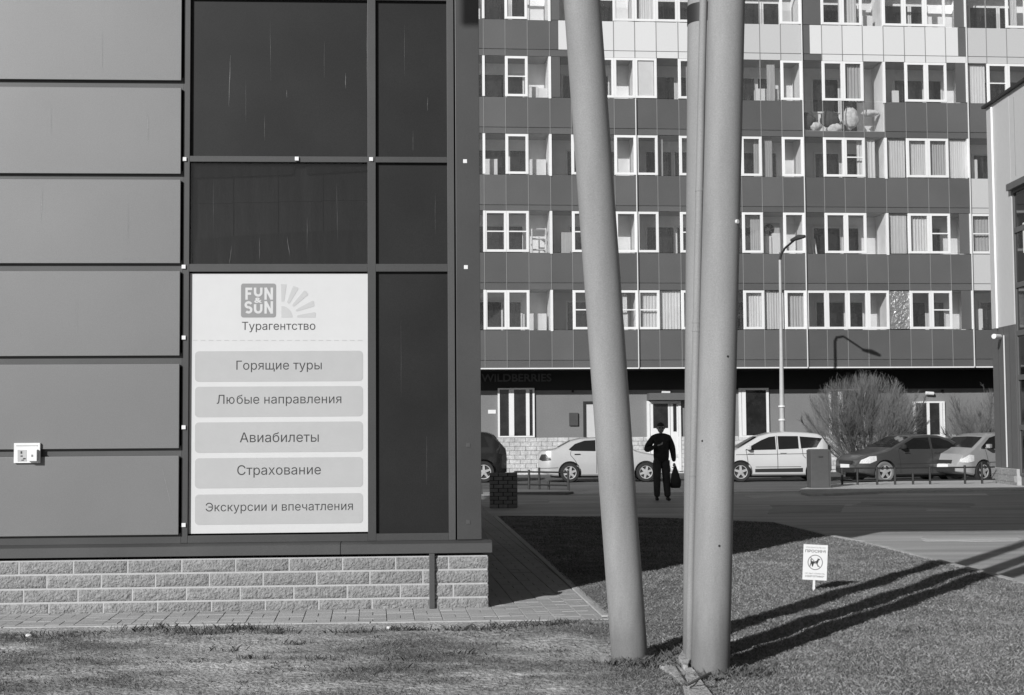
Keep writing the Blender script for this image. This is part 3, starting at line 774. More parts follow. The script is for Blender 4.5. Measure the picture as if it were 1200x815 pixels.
ray_poly([(860,210),(880,208),(912,245),(905,262),(745,395),(728,390),(725,372)])
ray_poly([(960,325),(975,330),(985,385),(975,395),(780,452),(765,448),(768,430)])
ray_poly([(985,460),(1000,470),(998,522),(785,522),(780,505),(790,495)])
arc = [(597, 522), (597, 390)] + [(597 + 130*math.sin(R(a)), 522 - 134*math.cos(R(a))) for a in range(10, 91, 10)]
ray_poly(arc)
# runs and splashes of white paint on the panes
for u, v, l, uu, wd_ in ((269, 95, 60, -2, 1.1), (173.5, 150, 30, 1, .9), (405, 95, 18, 0, 1.0), (336, 110, 9, 0, .7), (310, 150, 30, 0, .5), (501, 122, 16, 0, .6), (484, 165, 24, 0, .5), (338, 289, 22, 3, .8), (270, 300, 24, -3, .6), (304, 292, 26, 0, .5), (49, 240, 40, -2, .8), (225, 300, 22, 0, 1.0), (317, 60, 70, 1, .35), (288, 120, 50, 0, .3), (380, 70, 44, 0, .3), (250, 240, 60, 0, .3), (395, 250, 70, 1, .3), (430, 60, 90, 0, .5), (360, 275, 40, 0, .35), (474, 60, 60, 0, .3), (510, 250, 50, 0, .3), (470, 420, 90, 0, .25), (500, 540, 60, 0, .3), (120, 60, 50, 0, .3), (60, 140, 40, 0, .3), (150, 260, 50, 0, .35), (90, 370, 50, 0, .3), (195, 570, 60, 14, .5)):
    yy = (PY if u < 212 else GY) - .0015
    mb = MB(); pts = []
    n = 7
    L_ = []; R_ = []
    for i in range(n+1):
        vv = v - l/2 + l*i/n; w_ = wd_ * .5 * (.35 + .65*random.random()) * math.sin(math.pi*(i+.4)/(n+.8)); c = u + uu*(i/n-.5) + random.uniform(-.2, .2)
        a = P(c-w_, vv, yy); b = P(c+w_, vv, yy); L_.append((a[0], yy, a[1])); R_.append((b[0], yy, b[1]))
    vs = []
    for a, b in zip(L_, R_): vs += [a, b]
    mb.add(vs, [(2*i, 2*i+1, 2*i+3, 2*i+2) for i in range(n)])
    mb.build('paint_run', M['run_l'] if u < 212 else M['run'], pavi, fix=False)

# ============================================================ STEEL COLUMNS
def column(name, base, top_px, top_y, r, label, zb=-.25):
    a = Vector(base); b = D(top_px[0], top_px[1], top_y); d = (b - a) / (b.z - a.z)
    p0 = a + d * (zb - a.z); p1 = a + d * (ZT + .1 - a.z)
    n = 48; mb = MB(); mb.tube([p0, a, (a+b)/2, b, p1], r, n)
    o = mb.build(name, M['steel'], None, fix=True); autosmooth(o, .8)
    return tag(o, label, 'column', 'tilted steel columns'), a, d
rC = .125
c1, a1, d1 = column('steel_column', G(740, 779) + Vector((0, rC, 0)), (682, 0), 9.5, rC, 'pale steel column leaning to the left, alone left of the pair')
c2, a2, d2 = column('steel_column', G(835.5, 794) + Vector((0, rC, 0)), (851.5, 0), 9.55, rC, 'front pale steel column of the crossing pair, the thickest one in view')
c3, a3, d3 = column('steel_column', Vector((D(821.5, 770, 9.86).x, 9.86, 0)), (826.5, 0), 10.0, rC, 'pale steel column mostly hidden behind the thickest one, black tape ring near the top')
# tape ring on the rear column
def on(a, d, z): return a + d * (z - a.z)
zt0 = D(812, 26, 9.9).z; zt1 = D(812, 5, 9.92).z
o = MB().tube([on(a3, d3, zt0), on(a3, d3, zt1)], rC + .003, 48, cap=False).build('tape_ring', M['band'], c3); autosmooth(o)
# conduit
pa = D(808, 768, 9.62); pb = D(824.5, 0, 9.74); dd = (pb - pa) / (pb.z - pa.z)
cd = MB().tube([pa + dd * (-.1 - pa.z), pb, pa + dd * (ZT - pa.z)], .027, 16).build('conduit_pipe', M['steel'], None); autosmooth(cd)
tag(cd, 'thin vertical pipe running up in the gap between the two crossing columns', 'pipe')
for v in (228, 383, 393, 560):
    t = (v - 765) / (0 - 765); pz = pa.z + (pb.z - pa.z) * t; q = pa + dd * (pz - pa.z)
    MB().tube([q - dd*.012, q + dd*.012], .0295, 16).build('coupling', M['steel'], cd)
# bolt and drill mark on the front column
def surf(a, d, r, u, v):
    # first hit of the pixel ray with the column
    dr = ray(u, v); ax = d.normalized(); w0 = CAM - a
    A = dr - ax*dr.dot(ax); B = w0 - ax*w0.dot(ax); qa = A.dot(A); qb = 2*A.dot(B); qc = B.dot(B) - r*r
    t = (-qb - math.sqrt(max(0, qb*qb - 4*qa*qc))) / (2*qa); p = CAM + dr*t; n = (p - a) - ax*((p-a).dot(ax)); return p, n.normalized()
p, n = surf(a2, d2, rC, 863, 260)
MB().tube([p - n*.01, p + n*.014], .014, 10).build('bolt', M['whitebright'], c2)
for u, v in ((853, 418), (823, 517), (843, 640)):
    p, n = surf(a2, d2, rC, u, v); MB().tube([p - n*.01, p + n*.0015], .008, 8).build('drill_mark', M['plastic'], c2)

# footing between the columns
ft = empty('broken_footing', G(805, 790), 0, 'broken pale concrete footing slabs with a dark iron strap between the column feet', 'concrete footing')
fo = G(805, 790)
def gl(u, v, z=0): p = G(u, v, z) - fo; return (p.x, p.y)
def slab(px, z0, z1, name='slab', tilt=0):
    pts = [gl(u, v, z1) for u, v in px]; o = MB().prism(pts, z0, z1, 'z').build(name, M['concrete'], ft, bevel=.006); return o
slab([(773,779),(783,773),(795,779),(806,790),(812,806),(815,830),(806,830),(801,805),(790,792)], -.1, .035)
slab([(795,769),(803,757),(812,764),(806,780),(800,779)], -.1, .06)
slab([(803,782),(812,782),(822,797),(836,815),(842,835),(815,835),(806,806)], -.1, .045)
mb = MB(); A_ = fo
for pts, r in (([(806,803,.06),(820,795,.10),(833,789,.12)], .009), ([(809,806,.05),(815,802,.09),(819,796,.1)], .004), ([(790,778,.03),(800,793,.04),(809,806,.03)], .006)):
    q = [G(u, v, z) - fo for u, v, z in pts]; q = [Vector((k.x, k.y, z)) for k, (_, _, z) in zip(q, pts)]; mb.tube(q, r, 6)
mb.build('iron_strap', M['rust'], ft)
hp = MB(); hp.prism([gl(u, v, .01) for u, v in ((784,774),(790,768),(798,772),(800,781),(806,800),(811,815),(812,832),(806,806),(797,786))], -.05, .012, 'z').build('dark_gap', M['dark'], ft)
# dry straw stalks by the feet
mb = MB()
for i in range(46):
    c = G(random.choice([735, 738, 760, 822, 845, 862, 870]), random.uniform(778, 797)); x, y = c.x + random.gauss(0, .05), c.y + random.gauss(0, .03); l = random.uniform(.04, .13); a = random.uniform(0, 6.3)
    q = Vector((x, y, gz(x, y))); e = q + Vector((math.cos(a)*l*.6, math.sin(a)*l*.3, l*.7)); mb.tube([q, (q+e)/2 + Vector((0, 0, .01)), e], [.0022, .002, .001], 3)
tag(mb.build('dry_stalks', M['twig'], None, fix=False), 'pale dry grass stalks sticking up at the column feet', 'dry grass', kind='stuff')
# litter scraps on the dirt
for u, v, lb in ((33, 748, 'white paper scrap on the bare soil at far left'), (456, 739, 'white paper scrap lying on the soil beside the pavement edge, centre left')):
    p = G(u, v); mb = MB(); pts = [(random.uniform(.7, 1) * .03 * math.cos(a), random.uniform(.6, 1) * .02 * math.sin(a)) for a in (0, 1, 2, 3, 4, 5.2)]
    o = mb.prism(pts, .015, .032, 'z').build('paper_scrap', M['whitebright'], None, bevel=.004); o.location = (p.x, p.y, 0.0); o.rotation_euler = (.2, .1, 0); tag(o, lb, 'litter')

# ============================================================ DOG SIGN
b0 = G(953, 694); dy = b0.y
ds = empty('lawn_notice', (b0.x, b0.y, 0), 0, 'small white notice on a stake in the lawn with a crossed-out dog pictogram', 'sign')
def dl(u, v): p = D(u, v, dy); return p.x - b0.x, p.z
st = dl(953.4, 694); s2 = dl(955.2, 640)
MB().add([(st[0]-.011, .006, -.08), (st[0]+.011, .006, -.08), (st[0]+.011, .02, -.08), (st[0]-.011, .02, -.08), (s2[0]-.011, .006, s2[1]), (s2[0]+.011, .006, s2[1]), (s2[0]+.011, .02, s2[1]), (s2[0]-.011, .02, s2[1])], [(0,1,5,4),(1,2,6,5),(2,3,7,6),(3,0,4,7),(4,5,6,7),(0,3,2,1)]).build('stake', M['white'], ds)
bc = dl(955.3, 659.3); rot = R(-3.2); bwid, bhei = .236, .342
def br(x, z): return (bc[0] + x*math.cos(rot) - z*math.sin(rot), bc[1] + x*math.sin(rot) + z*math.cos(rot))
MB().prism([br(x, z) for x, z in ((-bwid/2, -bhei/2), (bwid/2, -bhei/2), (bwid/2, bhei/2), (-bwid/2, bhei/2))], 0, .005).build('board', M['whitebright'], ds)
M['ink2'] = mat('grey_print', .22, .6, .05)
def dtext(t, z, wd, h, bold, mt='ink2'):
    c = br(0, z); text_obj('lettering', t, M[mt], ds, c[0], c[1], wd, h, -.0008, .0006, bold=bold, rot=rot)
dtext('УБЕДИТЕЛЬНО', .142, .19, .014, 0)
dtext('ПРОСИМ!', .108, .20, .028, .03)
dtext('НЕ ВЫГУЛИВАТЬ', -.108, .19, .013, 0)
dtext('ЖИВОТНЫХ', -.135, .19, .018, .03)
mb = MB(); ro, ri, n = .074, .066, 40
for i in range(n):
    a0, a1 = 2*math.pi*i/n, 2*math.pi*(i+1)/n
    q = [br(r*math.cos(a), r*math.sin(a)) for r, a in ((ri, a0), (ro, a0), (ro, a1), (ri, a1))]
    mb.prism(q, -.0014, .001)
mb.build('ring', M['ink2'], ds)
mb = MB(); k = .07*.7071; mb.prism([br(-k-.003, k-.003), br(k-.003, -k-.003), br(k+.003, -k+.003), br(-k+.003, k+.003)], -.0020, .0005); mb.build('slash', M['ink2'], ds)
dog = [(-.045,.012),(-.047,.026),(-.040,.034),(-.036,.030),(-.038,.020),(-.032,.010),(-.005,.010),(.012,.014),(.022,.030),(.024,.044),(.029,.036),(.037,.036),(.048,.029),(.046,.024),(.034,.022),(.030,.004),(.024,-.008),(.028,-.026),(.034,-.042),(.026,-.042),(.018,-.026),(.014,-.012),(-.012,-.010),(-.022,-.014),(-.020,-.028),(-.022,-.042),(-.030,-.042),(-.030,-.026),(-.036,-.014),(-.044,-.026),(-.046,-.042),(-.054,-.042),(-.050,-.022),(-.044,-.006)]
b = bmesh.new(); vs = [b.verts.new((br(x, z)[0], -.0010, br(x, z)[1])) for x, z in dog]; f = b.faces.new(vs); bmesh.ops.triangulate(b, faces=[f])
me = bpy.data.meshes.new('dog_pictogram'); b.to_mesh(me); b.free(); me.materials.append(M['ink']); link(bpy.data.objects.new('dog_pictogram', me), ds)

# ============================================================ APARTMENT BUILDING
ao = D(568.4, 433, 51.0); AF = Frame((ao.x, ao.y, 0), R(5.0))
apt = empty('apartment_block', AF.o, AF.a, 'large panelled apartment block with glazed loggias and an overhanging first floor', 'building')
CU = [463,489,515,542,568.4,594.3,620.6,646.9,672,697.5,722.8,747.9,773.3,799.3,824.2,848.6,872.3,896.2,920.8,945.6,969.6,994,1018,1042.7,1067.6,1092.4,1116.5,1140.7,1165.0,1189,1213,1237,1261,1285]
C0 = 3   # CU[c + C0] = left edge of bay c
cx = lambda c: AF.P(CU[c + C0], 400)[0]
az = lambda v: AF.P(600, v)[1]
WIN = [(340, 386.5), (247.3, 295.6), (157, 204.2), (66, 113.3), (-25, 22.6)]
SPN = [(387.2, 422.3), (296.3, 331.3), (204.9, 240), (114, 149), (23.2, 57.3)]
STR = [(423, 431.2), (332, 339.6), (240.7, 246.8), (149.7, 156.5), (58, 65.5)]
WT = {0: dict(zip(range(-3, 30), 'FGFG' 'FFGG' 'HFHh' 'CFGG' 'cCcF' 'FFFO' 'FHgG' 'FHFGG')),
      1: dict(zip(range(-3, 30), 'FGFG' 'HHGG' 'HFFF' 'GHGG' 'FGFG' 'FFGC' 'cHgh' 'FGFGG')),
      2: dict(zip(range(-3, 30), 'GFGG' 'GFGG' 'FGFF' 'GFGG' 'FGFG' 'FHGC' 'ccCG' 'FGFGG')),
      3: dict(zip(range(-3, 30), 'FGFG' 'GHGj' 'GFFW' 'GFGG' 'GGFG' 'FcGG' 'FFgC' 'HFGFG')),
      4: dict(zip(range(-3, 30), 'GFGG' 'GFGj' 'FGFc' 'FFGG' 'GGFD' 'FFGF' 'FFgG' 'GFGFG'))}
def wtype(r, c):
    # strings above start at bay -3; bay 1 is the first one right of the pavilion
    return WT[r].get(c, 'G')
EDGE = cx(CU.__len__() - 1 - C0)
XS, XE = cx(-3), EDGE
def aquad(name, mt, x0, x1, z0, z1, y0=0.0, y1=.04, parent=apt, lab=None, bev=0):
    o = box(name, mt, parent, x0, x1, y0, y1, z0, z1, bev)
    if lab: o['label'] = lab
    return o
_cache = {}
def shared_frame(w_, h_, bar):
    key = (round(w_, 2), round(h_, 2), bar)
    if key not in _cache:
        w_, h_ = key[0], key[1]; t = .085; mb = MB()
        mb.box(0, t, 0, .07, 0, h_).box(w_-t, w_, 0, .07, 0, h_).box(t, w_-t, .001, .069, 0, t).box(t, w_-t, .001, .069, h_-t, h_)
        if bar: mb.box(t, w_-t, .012, .06, h_*.5 - .022, h_*.5 + .022)
        o = mb.build('window', M['wframe'], None); me = o.data; bpy.data.objects.remove(o)
        p = MB().box(t-.004, w_-t+.004, .036, .042, t-.004, h_-t+.004).build('pane', M['win_glass'], None); pm = p.data; bpy.data.objects.remove(p)
        _cache[key] = (me, pm)
    return _cache[key]
def curtain_mesh(w_, h_, mt):
    key = ('c', round(w_, 2), round(h_, 2), mt, random.randrange(5))
    if key not in _cache:
        n = 36; vs = []; fs = []; am = random.uniform(.008, .024); fq = random.uniform(.9, 1.7)
        for i in range(n+1):
            x = w_*i/n; y = am*math.sin(i*fq + random.uniform(-.9, .9)) ; vs += [(x, y, 0), (x, y*.7, h_)]
        fs = [(2*i, 2*i+2, 2*i+3, 2*i+1) for i in range(n)]
        o = MB().add(vs, fs).build('curtain', M[mt], None, smooth=True); _cache[key] = o.data; bpy.data.objects.remove(o)
    return _cache[key]
for r in range(5):
    zb, zt_ = az(WIN[r][1]), az(WIN[r][0]); H = zt_ - zb
    s0, s1 = az(SPN[r][1]), az(SPN[r][0]); q0, q1 = az(STR[r][1]), az(STR[r][0])
    for c in range(-3, 30):
        if c + C0 + 1 >= len(CU): break
        x0, x1 = cx(c), cx(c+1); g = .012
        mt = 'spandrel'
        if r == 4:
            if c in (4,): pass
            if 5 <= c <= 10: mt = 'spandrel_l'
            if 11 <= c <= 15: mt = 'spandrel_m'
            if c == 16: mt = 'spandrel'
            if 17 <= c <= 23: mt = 'spandrel_l'
            if c >= 24: mt = 'spandrel_m'
        if r == 2 and c == 24: mt = 'spandrel_m'
        if r == 1 and c == 24: mt = 'spandrel_m'
        if r == 3 and 16 <= c <= 19:
            a = aquad('spandrel_pane', M['win_glass'], x0+g, x1-g, s0, s1, .02, .026, lab='clear lower pane with clothes stored behind it')
        elif r == 4 and c in (4, 16, 23):
            xm = x0 + (x1-x0)*(.42 if c < 20 else .62)
            ml, mr_ = ('spandrel', 'spandrel_l') if c < 20 else ('spandrel_l', 'spandrel')
            aquad('spandrel_panel', M[ml], x0+g, xm-.003, s0, s1); aquad('spandrel_panel', M[mr_], xm+.003, x1-g, s0, s1)
        else:
            aquad('spandrel_panel', M[mt], x0+g, x1-g, s0, s1)
        aquad('slab_cover', M[mt], x0+g, x1-g, q0, q1, .004, .04)
        # window bay
        T = wtype(r, c); f0, f1 = x0 + .004, x1 - .004
        if T in 'FHchWg' or T in 'j':
            pass
        if T in 'FHchW':
            me, pm = shared_frame(f1-f0, H - .012, T in 'Hh')
            o = link(bpy.data.objects.new('window', me), apt); o.location = (f0, -.022, zb + .006)
            p = link(bpy.data.objects.new('pane', pm), o)
            if T == 'W':
                aquad('blind', M['white'], f0+.1, f1-.1, zb+.1, zt_-.1, .03, .05)
        elif T in 'GCO':
            aquad('pane', M['win_glass'], f0, f1, zb+.004, zt_-.004, .03, .036)
        elif T == 'g':
            xm = x0 + (x1-x0)*.45; aquad('pane', M['win_glass'], f0, xm, zb+.004, zt_-.004, .03, .036); aquad('spandrel_panel', M['spandrel'], xm+.01, x1-.012, zb, zt_)
        elif T == 'j':
            xm = x0 + (x1-x0)*.5; aquad('spandrel_panel', M['spandrel'], x0+.012, xm-.01, zb, zt_); aquad('pane', M['win_glass'], xm, f1, zb+.004, zt_-.004, .03, .036)
        elif T == 'D':
            aquad('spandrel_panel', M['spandrel'], x0+.012, x1-.012, zb, zt_)
        if T in 'cChO':
            me = curtain_mesh(f1-f0-.03, H-.05, 'curtain' if T in 'CO' else random.choice(['curtain', 'curtain_d']))
            if T == 'O':
                aquad('foil_sheet', M['foil'], f0+.01, f1-.01, zb+.02, zt_-.02, .05, .056)
            else:
                o = link(bpy.data.objects.new('curtain', me), apt); o.location = (f0+.015, .16, zb+.02)
    # mullions through the row
    for c in range(-3, 30):
        if c + C0 >= len(CU): break
        x = cx(c); wide = c in (4, 24) or (c == 20 and r in (1, 2, 3)) or c == 1
        aquad('mullion', M['mullion'], x-.011, x+.011, q0, s1+.001, -.012, .03)
        if wide: aquad('post', M['wframe'], x-.045, x+.045, zb-.06 if c in (4, 20) else zb, zt_, -.035, .06)
        else:
            fr_ = wtype(r, c-1) in 'FHchW' or wtype(r, c) in 'FHchW'
            aquad('mullion', M['wframe' if fr_ else 'mullion'], x-.013, x+.013, zb, zt_, -.012, .03)
    # slab, ceiling, loggia back wall with its windows, partitions
    sl0 = az(STR[r][1]) ; sl1 = az(STR[r][0])
    box('floor_slab', M['slab'], apt, XS, XE, .045, 6.0, sl0 + .005, sl1 + .02)
    top = az(STR[r+1][1]) if r < 4 else az(-36)
    units = [-3, 0, 4, 8, 12, 16, 20, 24, 28, 30]
    for k in range(len(units)-1):
        ua = units[k]; ub = min(units[k+1], len(CU)-1-C0)
        if ub <= ua: continue
        xa, xb = cx(ua), cx(ub)
        mt = 'loggia_dark' if random.random() < .3 else 'loggia'
        aquad('loggia_wall', M[mt], xa+.03, xb-.03, sl1+.02, top, 1.15, 1.3)
        aquad('partition', M['loggia'], xa-.05, xa+.03, sl1+.02, top, .07, 1.3)
        wx = xa + random.uniform(.35, .9); ww = random.uniform(1.0, 1.25)
        fz = sl1 + .02
        def inner(x0, x1, z0, z1):
            o = MB().box(x0, x0+.06, 1.10, 1.148, z0, z1).box(x1-.06, x1, 1.10, 1.148, z0, z1).box(x0+.06, x1-.06, 1.10, 1.148, z0, z0+.06).box(x0+.06, x1-.06, 1.10, 1.148, z1-.06, z1).build('inner_window', M['wframe'], apt)
            box('pane', M['dark_glass'], o, x0+.06, x1-.06, 1.12, 1.13, z0+.06, z1-.06)
        inner(wx, wx+ww, fz+.9, fz+2.25); inner(wx+ww+.02, wx+ww+.72, fz+.15, fz+2.25)
        for j in range(random.choice([0, 0, 1, 1])):
            xq = random.uniform(xa+.2, xb-.4)
            me = curtain_mesh(random.choice([.3, .5, .7]), 1.5, random.choice(['curtain', 'curtain', 'curtain_d'])); o = link(bpy.data.objects.new('curtain', me), apt); o.location = (xq, .22, zb-.02)
    # white sill band and drip line
zlow = az(432.9); zl2 = az(431.4)
ztop = az(-60)
box('parapet', M['spandrel'], apt, XS, XE, 0, 6, az(-36), ztop + 6)
box('end_wall', M['slab'], apt, XS-.2, XS-.01, 0, 12, 0, ztop+5); box('end_wall', M['slab'], apt, XE+.01, XE+.2, 0, 12, 0, ztop+5)
aquad('drip_trim', M['whitebright'], XS, XE, zlow, zl2, -.03, .05)
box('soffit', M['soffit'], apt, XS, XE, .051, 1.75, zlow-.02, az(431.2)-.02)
# white downpipes on the facade
for c, v0, v1 in ((8, 114, 432), (16, -40, 432), (24, -40, 432), (16, 0, 0))[:3]:
    x = cx(c); zz = [az(v) for v in (v1, v0)]
    o = MB().tube([(x+.005, -.06, zz[0]), (x+.005, -.06, zz[1])], .024, 10).build('drain_pipe', M['cladding'], apt); autosmooth(o)
# satellite of stored rags behind the clear panes, bay 16 to 19 of row 3
M['rag1'] = mat('pale_cloth', .6, .9, .3, 7, 1, 30); M['rag2'] = mat('dark_cloth', .06, .9, .3, 7, 1, 30)
def blob(x, y, z, rx, ry, rz, mt, name, seedv):
    b = bmesh.new(); bmesh.ops.create_icosphere(b, subdivisions=3, radius=1)
    for v in b.verts:
        n = 1 + .28*noise.noise(v.co*2.2 + Vector((seedv, 0, 0))) + .12*noise.noise(v.co*6 + Vector((seedv, 3, 0)))
        v.co = Vector((v.co.x*rx*n, v.co.y*ry*n, v.co.z*rz*n))
    me = bpy.data.meshes.new(name); b.to_mesh(me); b.free(); me.materials.append(M[mt])
    for p in me.polygons: p.use_smooth = True
    o = link(bpy.data.objects.new(name, me)); o.location = AF.W(x, y, z); o.rotation_euler = (0, 0, AF.a); return o
zsp = az(149)
for i, (c, fx, mt, sx, sz, hz, lb) in enumerate(((16, .35, 'rag2', .34, .3, .42, 'dark bundle behind the first clear lower pane right of the white downpipe'), (16, .75, 'rag1', .25, .16, .22, 'pale bundle at the foot of the first clear lower pane right of the white downpipe'),
        (17, .45, 'rag2', .36, .32, .5, 'dark bundle behind the second clear lower pane right of the white downpipe'), (17, .7, 'rag1', .3, .2, .16, 'pale cloth heap at the foot of the second clear lower pane'),
        (18, .5, 'rag1', .3, .42, .55, 'tall pale cloth bundle behind the third clear lower pane right of the white downpipe'), (19, .45, 'rag1', .32, .13, .75, 'pale folded cloth behind the fourth clear lower pane right of the white downpipe'))):
    x = cx(c) + (cx(c+1) - cx(c)) * fx; tag(blob(x, .35, zsp + hz, sx, .18, sz, mt, 'stored_bundle', i*3.1), lb, 'bundle', 'bundles stored behind the clear panes')
# things standing in the loggias
def cabinet(c, fx, r, w_, h_, dpt, lb, mt='white', shelves=0, y=.45, name='cabinet', cat='cabinet'):
    x = cx(c) + (cx(c+1) - cx(c)) * fx; zf = az(STR[r][0]) + .02
    e = empty(name, AF.W(x, y, zf), AF.a, lb, cat, 'things stored in the loggias')
    MB().box(-w_/2, w_/2, 0, dpt, .04, h_).build('carcass', M[mt], e, bevel=.01)
    n = max(1, round(w_/.4))
    for k in range(n):
        dd_ = box('door', M[mt], e, -w_/2 + k*w_/n + .008, -w_/2 + (k+1)*w_/n - .008, -.02, -.002, .06, h_ - .02, .004)
        box('handle', M['plastic'], dd_, -w_/2 + (k+.85)*w_/n - .01, -w_/2 + (k+.85)*w_/n + .01, -.04, -.021, h_*.55, h_*.55+.14)
    return e
cabinet(1, .35, 2, .5, 1.75, .35, 'white cupboard low behind the leftmost plain pane, third glazed row from the bottom')
cabinet(3, .5, 2, .6, 1.75, .4, 'white cupboard in the third bay from the left, third glazed row from the bottom')
cabinet(3, .35, 3, .35, 1.6, .35, 'pale narrow cupboard in the third bay from the left, fourth glazed row from the bottom')
cabinet(3, .75, 3, .42, 1.55, .35, 'wide low pale cupboard beside a narrow one, fourth glazed row from the bottom')
cabinet(3, .45, 0, .62, 1.72, .4, 'white fridge-like cupboard in the lowest glazed row, third bay from the left')
cabinet(4, .8, 1, .4, 1.9, .4, 'tall grey cupboard in the second glazed row just left of the leaning column', 'curtain_d')
cabinet(14, .25, 1, .5, 1.8, .4, 'white cupboard under the air conditioner, second glazed row')
cabinet(14, .8, 1, .3, 1.9, .4, 'narrow white cupboard right of the air conditioner, second glazed row')
cabinet(14, .3, 3, .55, 1.65, .35, 'white cupboard in the fourth glazed row, right of the thickest column')
cabinet(14, .85, 3, .25, 1.65, .3, 'narrow white cupboard in the fourth glazed row, right of the thickest column')
cabinet(24, .5, 2, .25, 1.9, .3, 'narrow white cupboard in the third glazed row at the far right end')
cabinet(24, .55, 0, .28, 1.9, .3, 'narrow white cupboard in the lowest glazed row at the far right end')
cabinet(20, .75, 3, .25, 1.65, .3, 'narrow pale cupboard in the fourth glazed row, left of a framed pair')
cabinet(8, .2, 4, .4, 1.6, .3, 'low pale cupboard in the top glazed row between the columns')
cabinet(0, .6, 4, .5, 1.6, .3, 'low pale cupboard at the left end of the top glazed row')
cabinet(19, .4, 4, .5, 1.6, .35, 'low white cupboard in the top glazed row right of centre')
# open shelf rack in bay 3 of row 1
zf = az(STR[1][0]) + .02; x = cx(3) + .42
e = empty('shelf_rack', AF.W(x, .4, zf), AF.a, 'white open shelf rack in the third bay from the left, second glazed row', 'shelf', 'things stored in the loggias')
for sx in (-.25, .25):
    for sy in (0, .3): box('leg', M['white'], e, sx-.015, sx+.015, sy, sy+.03, 0, 2.05)
for z in (.9, 1.25, 1.65, 2.0): box('shelf', M['white'], e, -.234, .234, 0, .33, z, z+.025)
# air conditioner in bay 14 row 1
zf = az(252); x = cx(14) + .5
e = empty('air_conditioner', AF.W(x, .8, az(272)), AF.a, 'pale air conditioner unit with a round fan, hung inside the second glazed row', 'air conditioner')
MB().box(-.36, .36, 0, .26, 0, .5).build('casing', M['curtain_d'], e, bevel=.015)
for rr, yy, mt in ((.20, -.012, 'plastic'), (.05, -.03, 'curtain_d')):
    MB().tube([(-.05, yy, .25), (-.05, yy+.014, .25)], rr, 28).build('fan_guard' if rr > .1 else 'hub', M[mt], e)
for k in range(6): 
    a = R(60*k); MB().tube([(-.05+.04*math.cos(a), -.018, .25+.04*math.sin(a)), (-.05+.19*math.cos(a+.3), -.018, .25+.19*math.sin(a+.3))], .012, 4).build('blade', M['curtain_d'], e)
# planks leaning in bay 16, row 1
zf = az(STR[1][0]) + .02
for k in range(4):
    x = cx(16) + .35 + k*.09; o = MB().add([(0,0,0),(.05,0,0),(.05,.03,0),(0,.03,0),(-.2+k*.05,.5,1.75),(-.15+k*.05,.5,1.75),(-.15+k*.05,.53,1.75),(-.2+k*.05,.53,1.75)], [(0,3,2,1),(4,5,6,7),(0,1,5,4),(1,2,6,5),(2,3,7,6),(3,0,4,7)]).build('leaning_board', M['white'], None)
    o.location = AF.W(x, .15 + k*.04, zf); o.rotation_euler = (0, 0, AF.a); tag(o, ('leftmost', 'second', 'third', 'rightmost')[k] + ' of four thin white boards fanned behind glass, second glazed row', 'board', 'white boards leaning behind the glass')
# ---- ground floor
GYW = 1.5
zsh = AF.P(700, 457.5, GYW)[1]; zpt = AF.P(640, 513, GYW)[1]
def gp_(u, v, y=GYW): return AF.P(u, v, y)
box('ground_floor_wall', M['gwall'], apt, XS, XE, GYW, GYW+.4, zpt+.001, zsh)
box('wall_shadow_band', M['soffit'], apt, XS, XE, GYW-.004, GYW+.4, zsh+.001, zlow-.021)  # overhang's shadow put into the wall colour as a near-black strip
box('plinth_wall', M['block_stuff'], apt, XS, XE, GYW-.05, GYW+.4, -.3, zpt-.04)
box('plinth_cap', M['rdark'], apt, XS, XE, GYW-.07, GYW+.4, zpt-.04, zpt)
# plinth masonry as joined geometry
mb = MB(); h_ = .16; z = .0; rr = 0
while z < zpt - .12:
    x = XS + 3 + (.2 if rr % 2 else 0)
    while x < XE - 2:
        d = random.uniform(.0, .02); mb.box(x, x+.385, GYW-.075-d, GYW-.05, z+.006, z+h_-.006); x += .4
    z += h_; rr += 1
mb.build('plinth_masonry', M['block_stuff'], apt, fix=False)['kind'] = 'stuff'
a = gp_(564, 448, GYW-.02); b_ = gp_(646, 438, GYW-.02)
text_obj('sign_lettering', 'WILDBERRIES', M['text_dim'], apt, (a[0]+b_[0])/2, (a[1]+b_[1])/2, b_[0]-a[0], .29, GYW-.05, .03, bold=.02, label='unlit dark shop letters on the shaded band')
def gwin(u0, u1, v0, v1, posts, name='shop_window', bars=(), dark=True, door=False, fw=3.2):
    a = gp_(u0, v1); b = gp_(u1, v0); x0, x1, z0, z1 = a[0], b[0], a[1], b[1]; t = fw/ F * 52.5
    mb = MB(); mb.box(x0, x0+t, GYW-.09, GYW+.02, z0, z1).box(x1-t, x1, GYW-.09, GYW+.02, z0, z1).box(x0+t, x1-t, GYW-.088, GYW+.02, z0, z0+t*.8).box(x0+t, x1-t, GYW-.088, GYW+.02, z1-t*.8, z1)
    for (p0, p1) in posts:
        q0 = gp_(p0, v0)[0]; q1 = gp_(p1, v0)[0]; mb.box(q0, q1, GYW-.10, GYW+.02, z0+t*.8, z1-t*.8)
    o = mb.build(name, M['whitebright'], apt)
    box('pane', M['dark_glass'], o, x0+t, x1-t, GYW-.05, GYW-.04, z0+t*.8, z1-t*.8)
    return o
gwin(583.5, 626, 455, 513, ((596, 602), (616, 620)), fw=2.2)
gwin(866, 900, 455, 513, ((868.5, 873),), fw=3)
gwin(972, 1013, 456, 513, ((981, 986.5),), fw=2.2)
gwin(1070.5, 1106, 470.5, 513, ((1085, 1088), (1100, 1103)), fw=2.5)
gwin(1210, 1250, 460, 513, ((1225, 1229),), fw=2.5)
